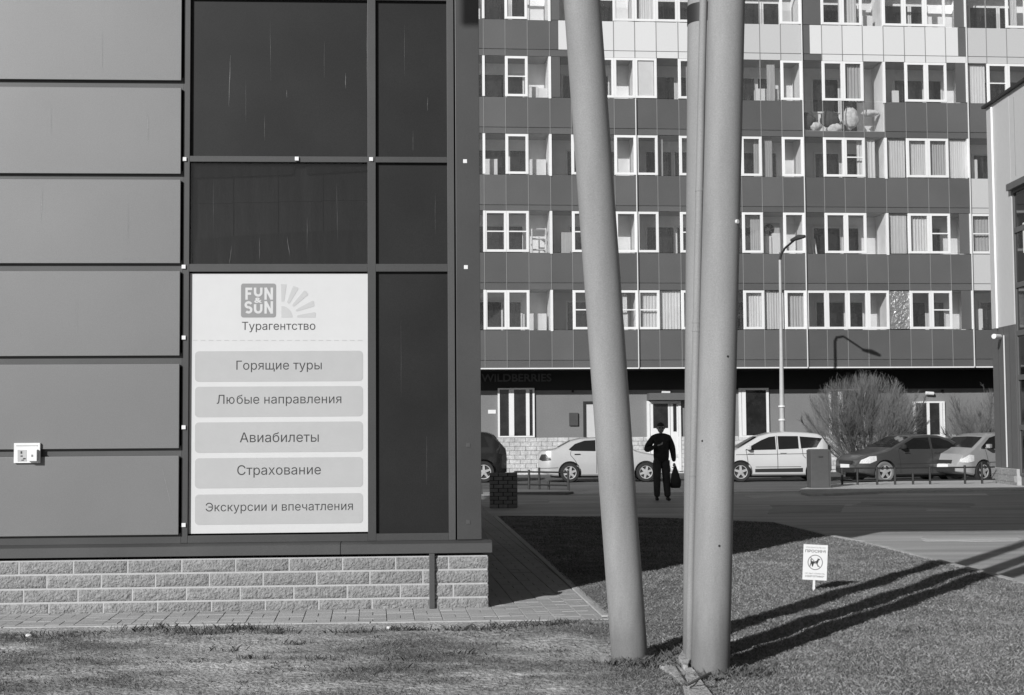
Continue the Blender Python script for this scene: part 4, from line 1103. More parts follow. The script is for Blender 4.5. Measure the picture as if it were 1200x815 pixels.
# entrance door
a = gp_(758.5, 549); b = gp_(797, 470)
ent = MB().box(a[0], a[0]+.1, GYW-.12, GYW+.02, 0, b[1]).box(b[0]-.1, b[0], GYW-.12, GYW+.02, 0, b[1]).box(a[0]+.1, b[0]-.1, GYW-.118, GYW+.02, b[1]-.1, b[1]).build('entrance', M['whitebright'], apt)
xm = gp_(785, 500)[0]
for x0, x1, pz in ((a[0]+.11, xm-.01, ((765, 782, 473, 502),)), (xm+.01, b[0]-.11, ((788.5, 792, 473, 506),))):
    dr = box('door', M['white'], ent, x0, x1, GYW-.09, GYW-.04, .06, b[1]-.11)
    for (u0, u1, v0, v1) in pz:
        p = gp_(u0, v1); q = gp_(u1, v0); box('door_pane', M['dark_glass'], dr, p[0], q[0], GYW-.096, GYW-.091, p[1], q[1])
p = gp_(758, 470); q = gp_(803, 461)
box('entrance_hood', M['rdark'], apt, p[0], q[0], GYW-.5, GYW-.001, p[1]+.02, q[1])
p = gp_(779.5, 459)
for u, v in ((779.5, 459.5), (1088, 461)):
    p = gp_(u, v); o = MB().tube([(p[0]-.16, GYW-.12, p[1]), (p[0]+.16, GYW-.12, p[1]-.02)], .07, 10).build('wall_lamp', M['whitebright'], apt, bevel=.02)
# service door with black frame
a = gp_(684, 549); b = gp_(712, 470.5)
o = MB().box(a[0], a[0]+.1, GYW-.06, GYW+.02, 0, b[1]).box(b[0]-.1, b[0], GYW-.06, GYW+.02, 0, b[1]).box(a[0]+.1, b[0]-.1, GYW-.059, GYW+.02, b[1]-.1, b[1]).build('service_door_frame', M['dark'], apt)
box('door', M['cladding'], o, a[0]+.11, b[0]-.11, GYW-.03, GYW-.001, 0, b[1]-.11)
p = gp_(572, 485); q = gp_(581, 480.5); box('house_plate', M['whitebright'], apt, p[0], q[0], GYW-.02, GYW-.001, p[1], q[1])
p = gp_(667, 499); q = gp_(677, 484); box('meter_box', M['frame_lt'], apt, p[0], q[0], GYW-.08, GYW-.001, p[1], q[1])
for u in (671, 1104, 830): p = gp_(u, 457); box('bracket', M['dark'], apt, p[0]-.04, p[0]+.04, GYW-.06, GYW-.006, p[1]-.1, p[1])

# ============================================================ CORNER BUILDING at the right
KX = D(1157.5, 200, 40.5).x; KY = 40.5
cb = empty('corner_building', (KX, KY, 0), 0, 'two-storey corner building with pale upper cladding, dark base and dark glazing at the right edge', 'building')
zr = D(1157.5, 127, KY).z; zc = D(1170, 384, 39.9).z; yg = 38.66 - KY; zg = D(1176, 217, 38.8).z
yn = -15.5
box('upper_cladding', M['cladding'], cb, 0, 8, yg, 0, zc, zr)
box('upper_cladding', M['cladding'], cb, .004, 8, yn, yg - .003, zg, zr)
for k in range(10): box('panel_joint', M['mullion'], cb, -.002, .01, yg - .4 - k*1.4, yg - .385 - k*1.4, zg + .15, zr - .2)
box('dark_pier', M['rdark'], cb, 0.003, 8, yg, -.004, .42, zc - .004)
for k in range(1, 4): box('pier_seam', M['frame'], cb, -.001, .02, yg + k*.45, yg + k*.45 + .012, .44, zc - .01)
box('roof_cap', M['plastic'], cb, -.10, 8.1, yn, .12, zr, zr + .07)
stn = box('stone_base', M['kerb'], cb, -.06, 8, yg - .05, .05, -.2, .42)
for r_ in range(3):
    for k in range(4): box('stone', M['block'], stn, -.075, -.055, yg - .03 + k*.6 + (r_ % 2)*.2, min(.04, yg + .54 + k*.6 + (r_ % 2)*.2), -.1 + r_*.175, .06 + r_*.175)
gz0 = .25
for k in range(7):
    y1 = yg - .06 - k*2.1; y0 = y1 - 2.08
    zs_ = [gz0, 1.55, 2.9, 4.1, 5.4, 6.9, zg - .2]
    for j in range(len(zs_)-1):
        f = MB().box(.01, .24, y0, y0+.07, zs_[j], zs_[j+1]).box(.01, .24, y1-.07, y1, zs_[j], zs_[j+1]).box(.011, .239, y0+.07, y1-.07, zs_[j], zs_[j]+.07).box(.011, .239, y0+.07, y1-.07, zs_[j+1]-.07, zs_[j+1]).build('window', M['rdark'], cb)
        box('pane', M['rglass'], f, .05, .06, y0+.07, y1-.07, zs_[j]+.07, zs_[j+1]-.07)
box('glazing_head', M['rdark'], cb, -.14, .3, yn, yg-.01, zg - .2, zg - .02)
box('glazing_base', M['rdark'], cb, .05, 8, yn, yg - .06, -.2, gz0 - .002)
box('core', M['dark'], cb, .25, 7.9, yn, -.3, -.2, zg - .03)
for z0_, z1_ in ((D(1190, 297, 38).z, D(1190, 262, 38).z), (D(1190, 384, 38).z, D(1190, 350, 38).z), (D(1190, 560, 38).z + .1, D(1190, 515, 38).z)):
    box('white_bar', M['white'], cb, .035, .049, 37.62 - KY, 37.95 - KY, z0_, z1_); box('white_bar', M['white'], cb, .035, .049, 36.0 - KY, 37.61 - KY, z1_ - .1, z1_); box('white_bar', M['white'], cb, .035, .049, 36.0 - KY, 37.61 - KY, z0_, z0_ + .1)  # white bars set flat against the glazing
px = D(1163, 300, 39.95); 
o = MB().tube([(-.035, px.y - KY, zc - .02), (-.035, px.y - KY, zr - .1)], .035, 10).build('downpipe', M['whitebright'], cb)
o = MB().tube([(-.03, -1.05, .45), (-.03, -1.05, zc - .25)], .022, 8).build('downpipe', M['cladding'], cb)
p = D(1165, 395, 39.7)
MB().tube([(-.30, p.y-KY-.22, p.z), (-.0, p.y-KY+.1, p.z)], .075, 10).build('wall_lamp', M['whitebright'], cb, bevel=.02)

# ============================================================ STREET FURNITURE
# street lamp
lp = D(915.5, 430, 47.6); lb = empty('street_lamp', (lp.x, lp.y, -.08), 0, 'tall thin grey street lamp with a bent arm in front of the apartment block', 'street lamp')
zb = D(914.5, 302, 47.6).z; bx_ = D(914, 302, 47.6).x - lp.x
hd = D(936, 279, 46.0); 
pts = [(0, 0, 0), (0, 0, 2.2), (bx_*.6, 0, zb*.6), (bx_, 0, zb)]
arm = [(bx_, 0, zb), (bx_+.03, -.06, zb+.18), (bx_+.12, -.3, zb+.36), (hd.x-lp.x-.12, hd.y-lp.y+.15, hd.z-.06+.08)]
autosmooth(MB().tube(pts, [.10, .085, .06, .045], 12).build('pole', M['lampost'], lb), .9)
autosmooth(MB().tube(arm, [.045, .042, .038, .033], 10).build('arm', M['rust'], lb), .9)
MB().tube([(hd.x-lp.x-.2, hd.y-lp.y+.25, hd.z+.08-.05), (hd.x-lp.x, hd.y-lp.y, hd.z+.10), (hd.x-lp.x+.16, hd.y-lp.y-.2, hd.z+.1)], [.05, .09, .05], 8).build('lamp_head', M['rust'], lb)
for z in (1.9, 2.35): MB().tube([(0, 0, z), (0, 0, z+.05)], .12, 12).build('strap', M['whitebright'], lb)
# grey cabinet box
p = G(961.5, 573.5, -.06); hh = .0
bn = empty('utility_box', (p.x, p.y + .2, -.06), R(3), 'plain dark grey upright box on the kerb island before the pale people carrier', 'utility box')
wb = 23.5/F*p.y/2; hb = (572-525.5)/F*p.y
MB().prism([(-wb, 0), (wb, 0), (wb, hb-.03), (wb-.05, hb), (-wb+.05, hb), (-wb, hb-.03)], -.25, .2).build('body', M['bin'], bn, bevel=.012)
box('base', M['rust'], bn, -wb-.03, wb+.03, -.28, .24, -.05, .05)
box('vent', M['rust'], bn, -.06, .06, -.262, -.248, hb-.22, hb-.18); box('door_gap', M['rust'], bn, wb-.06, wb-.05, -.256, -.249, .08, hb-.06)
# brick pier in the shade beside the pavilion
p = G(590, 594, -.05); q0 = D(573.5, 594, p.y); q1 = D(606.5, 594, p.y); wbp = (q1.x-q0.x)/2
bp = empty('brick_pier', ((q0.x+q1.x)/2, p.y + .28, -.08), 0, 'low dark brick pier standing in the shade right behind the pavilion', 'brick pier')
hp_ = D(590, 554, p.y).z + .08
box('core', M['dark'], bp, -wbp+.012, wbp-.012, -.268, .25, 0, hp_-.02)
nr = 9; rh = hp_/nr
for r_ in range(nr):
    x = -wbp - (.1 if r_ % 2 else 0)
    while x < wbp:
        a, b_ = max(-wbp, x), min(wbp, x + .19)
        if b_ - a > .03: box('brick', M['brickdark'], bp, a+.005, b_-.005, -.28, -.2, r_*rh+.006, (r_+1)*rh-.007)
        x += .2
    for y in (-.08, .12): box('brick', M['brickdark'], bp, wbp-.1, wbp-.0, y-.11, y+.07, r_*rh+.006, (r_+1)*rh-.007)
# kerb islands
def island(name, px, z=.04, label=None):
    pts = [tuple(G(u, v, z)[:2]) for u, v in px]
    o = MB().prism(pts, -.09, z, 'z').build('kerb_island', M['old_kerb' if 'old' in name else 'kerb'], None, bevel=.012); o['kind'] = 'structure'; return o
island('kerb_island', [(938,577),(948,579),(965,579),(1040,575.5),(1120,574),(1330,572),(1330,562),(1120,562),(1000,566),(955,569),(938,573)], z=-.02)
island('old_kerb_island', [(566,577),(600,577),(664,577.5),(672,576.2),(664,574.5),(600,573.5),(566,573.5)], z=-.02)
# fences
def fence(px, vt, vb, label, posts, h_=.45):
    e = empty('low_fence', (0, 0, 0), 0, label, 'fence', 'low black metal fences by the parked cars')
    P0 = [G(u, v, .0) for u, v in px]; e.location = P0[0]
    for a, b in zip(P0[:-1], P0[1:]):
        a = a - P0[0]; b = b - P0[0]
        for zz in (h_, h_*.22):
            MB().tube([a + Vector((0, 0, zz)), b + Vector((0, 0, zz))], .022, 6).build('rail', M['fence'], e)
    for u, v, top in posts:
        q = G(u, v, 0) - P0[0]; MB().tube([q + Vector((0, 0, -.08)), q + Vector((0, 0, top))], .032, 6).build('post', M['fence'], e)
fence([(604, 572), (666, 573.5)], 0, 0, 'low black fence behind the sedan, right of the brick pier', [(604, 572, .46), (620, 572.4, .5), (632, 572.6, .56), (643, 572.8, .2), (666, 573.6, .5)], .44)
fence([(985, 567.5), (1030, 567.5), (1090, 567), (1166, 566)], 0, 0, 'long low black fence on the kerb island in front of the dark hatchback and wagon', [(987, 567.5, .44), (1005, 567.5, .42), (1028, 567.5, .48), (1049, 567.4, .46), (1070, 567.2, .3), (1090, 567, .46), (1131, 566.5, .5), (1151, 566.3, .58)], .44)

# ============================================================ SHRUBS
def shrub(name, u, ydepth, w_, h_, nst, seedv, label):
    rr = random.Random(seedv); c = D(u, 480, ydepth); e = empty(name, (c.x, c.y, -.08), 0, label, 'shrub')
    mb = MB(); tw = MB()
    cz, rz_ = h_*.50, h_*.50; rx = w_/2
    def inside(p): return (p.x/rx)**2 + (p.y/rx)**2 + ((p.z-cz)/rz_)**2
    def path(p, d, L, r0, n, wob, up, sides, mbx):
        pts = [p.copy()]; rad = [r0]; q = p.copy(); dd = d.normalized()
        for i in range(n):
            dd = (dd + Vector((rr.gauss(0, wob), rr.gauss(0, wob), up + rr.gauss(0, wob*.4)))).normalized(); q = q + dd*L/n; pts.append(q.copy()); rad.append(r0*(1-.7*(i+1)/n))
            if inside(q) > 1.0 + rr.uniform(-.05, .04): break
        mbx.tube(pts, rad, sides, cap=False); return pts
    for i in range(nst):
        a = 2*math.pi*i*.382 + rr.uniform(-.3, .3); el = math.sqrt((i+.5)/nst)*1.22
        d = Vector((math.cos(a)*math.sin(el), math.sin(a)*math.sin(el), math.cos(el)))
        main = path(Vector((rr.gauss(0, .09), rr.gauss(0, .09), 0)), d, h_*.95, rr.uniform(.016, .030), 8, .07, .085, 5, mb)
        for k in range(30):
            t = rr.uniform(.20, 1.0); j = min(len(main)-2, int(t*(len(main)-1))); b0 = main[j].lerp(main[j+1], rr.random()); md = (main[j+1]-main[j]).normalized()
            nd = md + Vector((rr.gauss(0, .40), rr.gauss(0, .40), rr.gauss(.10, .22)))
            br_ = path(b0, nd, rr.uniform(.5, 1.3), .006, 5, .07, .05, 3, tw)
            for m_ in range(8):
                j2 = rr.randrange(len(br_)-1); b1 = br_[j2].lerp(br_[j2+1], rr.random()); md2 = (br_[j2+1]-br_[j2]).normalized()
                path(b1, md2 + Vector((rr.gauss(0, .45), rr.gauss(0, .45), rr.gauss(.15, .25))), rr.uniform(.3, .7), .0034, 3, .06, .06, 3, tw)
    for k in range(int(2600*w_*w_/16)):
        th = rr.uniform(0, 2*math.pi); ph = math.acos(rr.uniform(-.35, 1)); rad_ = rr.uniform(.55, .97)
        n_ = Vector((math.sin(ph)*math.cos(th), math.sin(ph)*math.sin(th), math.cos(ph))); q = Vector((n_.x*rx*rad_, n_.y*rx*rad_, cz + n_.z*rz_*rad_))
        dn = (n_*.8 + Vector((rr.gauss(0, .45), rr.gauss(0, .45), .55 + rr.gauss(0, .3)))).normalized()
        path(q - dn*.25, dn, rr.uniform(.3, .6), .0038, 3, .08, .03, 3, tw)
    mb.build('stems', M['bark'], e, fix=False); t = tw.build('twigs', M['twig'], e, fix=False); t['kind'] = 'stuff'
    return e
shrub('bare_shrub', 1013, 48.6, 3.9, 3.42, 40, 5, 'large round leafless shrub behind the dark hatchback')
shrub('bare_shrub', 1152, 49.5, 2.5, 2.85, 22, 9, 'smaller leafless shrub behind the wagon, half hidden by the corner building')

# ============================================================ CARS
def make_car(name, paint, spec, label, anchor_px, heading, near, anchor_x):
    """x forward from the rear bumper, y to the left, z up; anchor: ground contact of the near-side wheel at anchor_x"""
    L, W, belt, top, wheels, Rw = spec['L'], spec['W'], spec['belt'], spec['top'], spec['wheels'], spec['R']
    e = empty(name, (0, 0, 0), 0, label, 'car'); pm = M[paint]
    xs_t = [p[0] for p in top]; zs_t_ = [p[1] for p in top]
    def ztop(x): return float(np.interp(x, xs_t, zs_t_))
    def zbot(x): return .20 + .12*max(0, (abs(x-L/2)-(L/2-.5))/.5)
    def hw(x, z):
        t = abs(x-L/2)/(L/2); pl = (1-.05*t**2) * (1-.32*max(0, (abs(x-L/2)-(L/2-.42))/.42)**2.2)
        if z < belt: k = (z-.2)/max(.01, belt-.2); s = .955 + .06*math.sin(math.pi*min(1, max(0, k)))**1.0 - .015*k
        else: s = .94 - (z-belt)*.40 - .25*max(0, z-belt-.3)**2
        return W*pl*s
    # loft
    xsn = sorted(set([0, .03, .08, .16, .28, L-.28, L-.16, L-.08, L-.03, L] + list(np.linspace(.4, L-.4, 44)) + [p[0] for p in top if 0 < p[0] < L]))
    K = 13; ring = []; vs = []; fs = []
    for x in xsn:
        zb, zt = zbot(x), ztop(x); hi = zt - .05; bm = min(belt, hi); rows = []
        for t in (0, .06, .2, .4, .6, .8, .93, 1): rows.append(zb + (bm-zb)*t)
        for t in (.25, .5, .75, 1): rows.append(bm + (hi-bm)*t)
        pr = [(hw(x, z) * (.95 if i == 0 else 1), z) for i, z in enumerate(rows)]
        yh = pr[-1][0]; pr += [(yh*.955, hi+.024), (yh*.86, zt-.010), (yh*.5, zt+.002), (0, zt+.008)]
        full = [(x, y, z) for y, z in pr] + [(x, -y, z) for y, z in reversed(pr[:-1])]
        ring.append(len(vs)); vs += full; n = len(full)
    for a, b in zip(ring[:-1], ring[1:]):
        for i in range(n): j = (i+1) % n; fs.append((a+i, a+j, b+j, b+i))
    fs.append(tuple(ring[0]+i for i in reversed(range(n)))); fs.append(tuple(ring[-1]+i for i in range(n)))
    body = MB().add(vs, fs).build('body', pm, e)
    cut = MB()
    for xw in wheels:
        for s in (-1, 1): cut.tube([(xw, s*(W-.26), Rw), (xw, s*(W+.1), Rw)], Rw+.055, 28)
    co = cut.build('cutter', M['plastic'], None)
    md = body.modifiers.new('b', 'BOOLEAN'); md.object = co; md.solver = 'EXACT'
    dg = bpy.context.evaluated_depsgraph_get(); dg.update()
    nm = bpy.data.meshes.new_from_object(body.evaluated_get(dg)); body.modifiers.clear(); body.data = nm; bpy.data.objects.remove(co)
    autosmooth(body, .55)
    # patches on the body side
    def side_patch(nm_, mt, poly, s, off=.006, parent=None, thick=0):
        n = len(poly); cxp = sum(p[0] for p in poly)/n; czp = sum(p[1] for p in poly)/n
        rings = []; vv = []
        for k, f in enumerate((1, .66, .33)):
            for p in poly:
                x = cxp + (p[0]-cxp)*f; z = czp + (p[1]-czp)*f; vv.append((x, s*(hw(x, z)+off), z))
        vv.append((cxp, s*(hw(cxp, czp)+off), czp)); ff = []
        for k in range(2):
            for i in range(n): j = (i+1) % n; ff.append((k*n+i, k*n+j, (k+1)*n+j, (k+1)*n+i))
        for i in range(n): ff.append((2*n+i, 2*n+(i+1) % n, 3*n))
        return MB().add(vv, ff).build(nm_, mt, parent or e)
    def dens(poly, st=.12):
        out = []
        for i in range(len(poly)):
            a, b = poly[i], poly[(i+1) % len(poly)]; n = max(1, int(math.hypot(b[0]-a[0], b[1]-a[1])/st))
            for k in range(n): out.append((a[0]+(b[0]-a[0])*k/n, a[1]+(b[1]-a[1])*k/n))
        return out
    def strip(nm_, mt, pts, s, w_=.008, off=.004, parent=None):
        pts = dens_open(pts); vv = []; ff = []
        for i, p in enumerate(pts):
            a = pts[max(0, i-1)]; b = pts[min(len(pts)-1, i+1)]; l = math.hypot(b[0]-a[0], b[1]-a[1]); nx, nz = -(b[1]-a[1])/l*w_, (b[0]-a[0])/l*w_
            for q in (-1, 1): x, z = p[0]+nx*q, p[1]+nz*q; vv.append((x, s*(hw(x, z)+off), z))
        for i in range(len(pts)-1): ff.append((2*i, 2*i+1, 2*i+3, 2*i+2))
        return MB().add(vv, ff).build(nm_, mt, parent or e)
    def dens_open(pts, st=.1):
        out = []
        for a, b in zip(pts[:-1], pts[1:]):
            n = max(1, int(math.hypot(b[0]-a[0], b[1]-a[1])/st))
            for k in range(n): out.append((a[0]+(b[0]-a[0])*k/n, a[1]+(b[1]-a[1])*k/n))
        return out + [pts[-1]]
    for s in (-1, 1):
        for poly in spec['side']: side_patch('side_window', M['cglass'], dens(poly), s)
        for pts in spec.get('pillars', []): strip('window_pillar', M['plastic'] if spec.get('pdark', True) else pm, pts, s, .028, .010)
        for pts in spec['seams']: strip('door_seam', M['plastic'], pts, s)
        for hx, hz in spec['handles']:
            o = MB().tube([(hx-.09, s*(hw(hx, hz)+.022), hz), (hx+.09, s*(hw(hx, hz)+.022), hz+.004)], .016, 6).build('door_handle', M['plastic'] if spec.get('hdark') else pm, e)
        if 'sill' in spec: side_patch('sill_cladding', M['plastic'], dens(spec['sill']), s, .012)
        side_patch('taillight', M['lamp_d'], dens(spec['tail'], .08), s, .010)
        side_patch('headlight', M['lamp_l'], dens(spec['head'], .08), s, .010)
        mx, mz = spec['mirror']
        mo = MB().tube([(mx, s*(hw(mx, mz)-.02), mz), (mx+.01, s*(hw(mx, mz)+.08), mz+.03)], [.03, .03], 6).build('mirror', pm if not spec.get('mdark') else M['plastic'], e)
        MB().box(mx-.05, mx+.07, s*(hw(mx, mz)+.13)-.08, s*(hw(mx, mz)+.13)+.08, mz-.0, mz+.13).build('mirror_shell', pm if not spec.get('mdark') else M['plastic'], mo, bevel=.03, seg=2)
    # cross windows, draped over the top line
    def cross(nm_, mt, xa, xb, fr=.86, off=.008, n=8):
        vv = []; ff = []
        for i in range(n+1):
            x = xa+(xb-xa)*i/n; zt = ztop(x); yh = hw(x, zt-.05)*fr
            sl = (ztop(x+.01)-ztop(x-.01))/.02; nl = math.hypot(1, sl); nx, nz = -sl/nl*off, off/nl
            for y in (-yh, -yh*.5, 0, yh*.5, yh): 
                crown = -.010 if abs(y) == yh else (.002 if abs(y) > 0 else .008)
                vv.append((x+nx, y, zt+crown+nz+.003))
        for i in range(n):
            for k in range(4): a = i*5+k; ff.append((a, a+1, a+6, a+5))
        return MB().add(vv, ff).build(nm_, mt, e)
    cross('windshield', M['cglass'], *spec['wind']); cross('rear_window', M['cglass'], *spec['rear'])
    # bumpers' number plates
    for x, sgn in ((0, -1), (L, 1)):
        zz = spec.get('plate', .48); o = box('number_plate', M['whitebright'], e, x+sgn*.0 - .006 + sgn*.012, x + .006 + sgn*.012, -.24, .24, zz, zz+.11)
    box('lower_grille', M['plastic'], e, L-.03, L+.010, -.5, .5, .3, .43, .005); box('upper_grille', M['plastic'], e, L-.06, L+.008, -.35, .35, .56, .66, .005)
    box('underbody', M['plastic'], e, .4, L-.4, -W+.2, W-.2, .14, .34)
    # wheels
    wroot = None
    for xw in wheels:
        for s in (-1, 1):
            y0 = s*(W-.03); pr = [(Rw*.66, .0), (Rw*.7, .012), (Rw*.93, .010), (Rw, -.03), (Rw, -.15), (Rw*.93, -.19), (Rw*.6, -.19)]
            n = 36; vv = []; ff = []
            for r_, dy_ in pr:
                for k in range(n): a = 2*math.pi*k/n; vv.append((xw+r_*math.cos(a), y0+s*dy_, Rw+r_*math.sin(a)))
            for j in range(len(pr)-1):
                for k in range(n): ff.append((j*n+k, j*n+(k+1) % n, (j+1)*n+(k+1) % n, (j+1)*n+k))
            wh = empty('wheel', (0, 0, 0)); wh.parent = e
            t = MB().add(vv, ff).build('tyre', M['tyre_dust'] if spec.get('dusty') else M['tyre'], wh); autosmooth(t, .8)
            MB().tube([(xw, y0-s*.12, Rw), (xw, y0-s*.05, Rw)], Rw*.67, 28).build('brake_disc', M['plastic'], wh)
            rm = MB(); 
            for k in range(n):
                a0, a1 = 2*math.pi*k/n, 2*math.pi*(k+1)/n
                q = [(xw+r_*math.cos(a), y0+s*yy, Rw+r_*math.sin(a)) for r_, yy in ((Rw*.60, -.005), (Rw*.68, .004), (Rw*.68, -.10)) for a in (a0, a1)]
                rm.add(q, [(0, 1, 3, 2), (2, 3, 5, 4)])
            ns = spec.get('spokes', 5)
            for k in range(ns):
                a = 2*math.pi*k/ns + .3
                for da, w0, w1 in ((0, .042, .03),):
                    d = Vector((math.cos(a), 0, math.sin(a))); nrm = Vector((-math.sin(a), 0, math.cos(a))); c = Vector((xw, y0+s*.002, Rw))
                    i0 = c + d*Rw*.12; i1 = c + d*Rw*.62 - Vector((0, s*.008, 0)); dp = Vector((0, -s*.03, 0))
                    rm.add([i0-nrm*w0, i0+nrm*w0, i1+nrm*w1, i1-nrm*w1, i0-nrm*w0+dp, i0+nrm*w0+dp, i1+nrm*w1+dp, i1-nrm*w1+dp], [(0,1,2,3),(0,4,5,1),(1,5,6,2),(2,6,7,3),(3,7,4,0),(7,6,5,4)])
            rm.tube([(xw, y0-s*.04, Rw), (xw, y0+s*.008, Rw)], Rw*.17, 14)
            rm.build('rim', M['rim'], wh)
    # place
    c, s_ = math.cos(heading), math.sin(heading); yl = W if near == 'left' else -W
    g_ = G(anchor_px[0], anchor_px[1], -.08)
    e.location = (g_.x - (anchor_x*c - yl*s_), g_.y - (anchor_x*s_ + yl*c), -.08); e.rotation_euler = (0, 0, heading)
    return e
sedan = dict(L=4.15, W=.80, belt=.96, R=.305, wheels=(.98, 3.36), spokes=6,
    top=[(0,.80),(.02,.92),(.10,1.0),(.45,1.04),(.55,1.06),(1.02,1.31),(1.35,1.38),(1.9,1.405),(2.3,1.375),(3.05,.99),(3.2,.94),(3.8,.82),(4.02,.70),(4.12,.58),(4.15,.5)],
    side=[[(.95,1.03),(1.03,.985),(1.79,.97),(1.79,1.315),(1.45,1.30),(1.15,1.20)], [(1.85,.97),(2.86,.97),(2.62,1.12),(2.28,1.29),(1.85,1.315)]],
    seams=[[(1.82,.28),(1.82,1.34)], [(2.85,.28),(2.9,.96)], [(1.02,.97),(1.0,.86),(1.15,.68),(1.30,.40),(1.33,.28)], [(.02,.44),(.62,.46)]],
    handles=[(1.22,.875),(2.10,.875)], hdark=True, tail=[(.02,.72),(.10,.88),(.24,.88),(.36,.78),(.40,.70),(.12,.67)], head=[(3.62,.62),(3.60,.76),(3.80,.76),(4.0,.66),(4.05,.56),(3.9,.55)],
    mirror=(2.74,.97), wind=(2.40,3.0), rear=(.62,1.0))
make_car('silver_sedan', 'silver', sedan, 'silver saloon car facing right, parked behind the man, tail beside the brick pier', (668, 565.7), 0.0, 'right', .98)
mpv = dict(L=3.85, W=.82, belt=.97, R=.31, wheels=(.50, 2.86), spokes=5,
    top=[(0,.86),(.03,1.0),(.10,1.12),(.30,1.42),(.42,1.475),(.8,1.52),(1.4,1.545),(1.9,1.51),(2.25,1.42),(2.95,1.02),(3.1,.95),(3.55,.82),(3.75,.70),(3.83,.55),(3.85,.45)],
    side=[[(.36,1.25),(.50,1.05),(.98,1.02),(1.0,1.39),(.62,1.36),(.30,1.33)], [(1.05,1.015),(1.68,.995),(1.68,1.405),(1.05,1.40)], [(1.76,.99),(2.72,.975),(2.5,1.12),(2.2,1.28),(1.95,1.38),(1.76,1.40)]],
    seams=[[(1.72,.3),(1.72,1.42)], [(2.6,.3),(2.68,.97)], [(.95,1.03),(.93,.8),(.85,.72)], [(.5,.86),(3.0,.84)], [(1.0,.46),(2.4,.46)]],
    handles=[(1.55,.885),(2.55,.875)], hdark=False, sill=[(.95,.30),(2.42,.30),(2.42,.40),(.95,.42)], tail=[(.02,.9),(.02,1.1),(.12,1.12),(.14,.88)], head=[(3.3,.66),(3.3,.8),(3.5,.78),(3.72,.66),(3.76,.58),(3.5,.58)],
    mirror=(2.6,.99), wind=(2.32,2.9), rear=(.13,.30))
make_car('silver_people_carrier', 'whitecar', mpv, 'pale silver people carrier facing left, parked behind the grey utility box', (868.5, 565.2), R(180), 'left', 2.86)
hatch = dict(L=4.2, W=.83, belt=.98, R=.315, wheels=(.80, 3.32), spokes=5, dusty=True,
    top=[(0,.80),(.04,.94),(.14,1.02),(.45,1.08),(.95,1.32),(1.3,1.41),(1.75,1.435),(2.25,1.40),(3.05,1.03),(3.2,.97),(3.85,.83),(4.08,.70),(4.17,.56),(4.2,.48)],
    side=[[(.75,1.06),(.85,1.0),(1.62,.99),(1.62,1.34),(1.3,1.32),(1.0,1.22)], [(1.7,.99),(2.82,1.0),(2.55,1.17),(2.22,1.32),(1.7,1.34)]],
    seams=[[(1.66,.28),(1.66,1.36)], [(2.78,.28),(2.84,.98)], [(1.0,.3),(1.3,.9)], [(1.2,.55),(2.9,.55)]],
    handles=[(1.5,.88),(2.55,.88)], tail=[(.02,.75),(.06,.92),(.22,.92),(.3,.75)], head=[(3.62,.66),(3.62,.80),(3.85,.79),(4.08,.68),(4.12,.58),(3.85,.58)],
    mirror=(2.72,1.0), wind=(2.34,3.0), rear=(.5,.92), plate=.44, mdark=True)
make_car('dark_hatchback', 'darkcar', hatch, 'dark grey car with bright headlight facing left, behind the low fence on the right', (1038.5, 565.8), R(199), 'left', 3.32)
wagon = dict(L=4.1, W=.83, belt=.96, R=.31, wheels=(.75, 3.22), spokes=5,
    top=[(0,.9),(.03,1.1),(.14,1.3),(.3,1.40),(.9,1.45),(1.8,1.47),(2.6,1.45),(2.95,1.37),(3.58,1.0),(3.68,.95),(3.95,.84),(4.03,.68),(4.08,.56),(4.1,.48)],
    side=[[(.3,1.02),(.36,1.32),(.95,1.37),(.95,1.0)], [(1.03,1.0),(1.03,1.37),(1.85,1.375),(1.85,.985)], [(1.93,.985),(1.93,1.38),(2.5,1.38),(2.8,1.32),(3.25,1.03),(3.27,.98)]],
    seams=[[(1.89,.28),(1.89,1.38)], [(3.0,.3),(3.1,.96)], [(1.1,.3),(1.15,.9)], [(.9,.60),(3.0,.58)]],
    handles=[(1.6,.9),(2.3,.9)], tail=[(.03,.70),(.03,.92),(.16,.94),(.2,.72)], head=[(3.62,.62),(3.60,.80),(3.78,.82),(3.98,.70),(4.04,.6),(3.85,.58)],
    mirror=(3.05,1.0), wind=(3.0,3.54), rear=(.05,.26), plate=.42)
make_car('grey_estate_car', 'greycar', wagon, 'mid grey tall car facing left, beside the corner building stone base, half hidden', (1154, 564.8), R(209), 'left', 3.22)
suv = dict(L=4.3, W=.86, belt=1.05, R=.34, wheels=(.72, 3.4), spokes=5,
    top=[(0,.9),(.03,1.05),(.12,1.16),(.45,1.52),(.6,1.58),(1.3,1.64),(2.1,1.61),(2.5,1.5),(3.1,1.14),(3.3,1.06),(3.9,.98),(4.15,.85),(4.27,.65),(4.3,.5)],
    side=[[(.55,1.12),(.72,1.46),(1.35,1.5),(1.35,1.1)], [(1.42,1.1),(1.42,1.5),(2.1,1.5),(2.1,1.08)], [(2.18,1.08),(2.18,1.49),(2.45,1.42),(2.95,1.1)]],
    seams=[[(2.14,.32),(2.14,1.5)], [(1.2,.32),(1.3,1.08)]], handles=[(1.5,.98),(2.4,.98)], tail=[(.03,.86),(.04,1.08),(.2,1.1),(.24,.9)], head=[(3.7,.78),(3.7,.94),(4.0,.92),(4.2,.78),(4.0,.7)],
    mirror=(2.85,1.1), wind=(2.56,3.05), rear=(.14,.43), plate=.66)
make_car('black_off_roader', 'blackcar', suv, 'black high car facing left, mostly hidden by the pavilion, only its tail showing', (567, 566), R(180), 'left', .72)

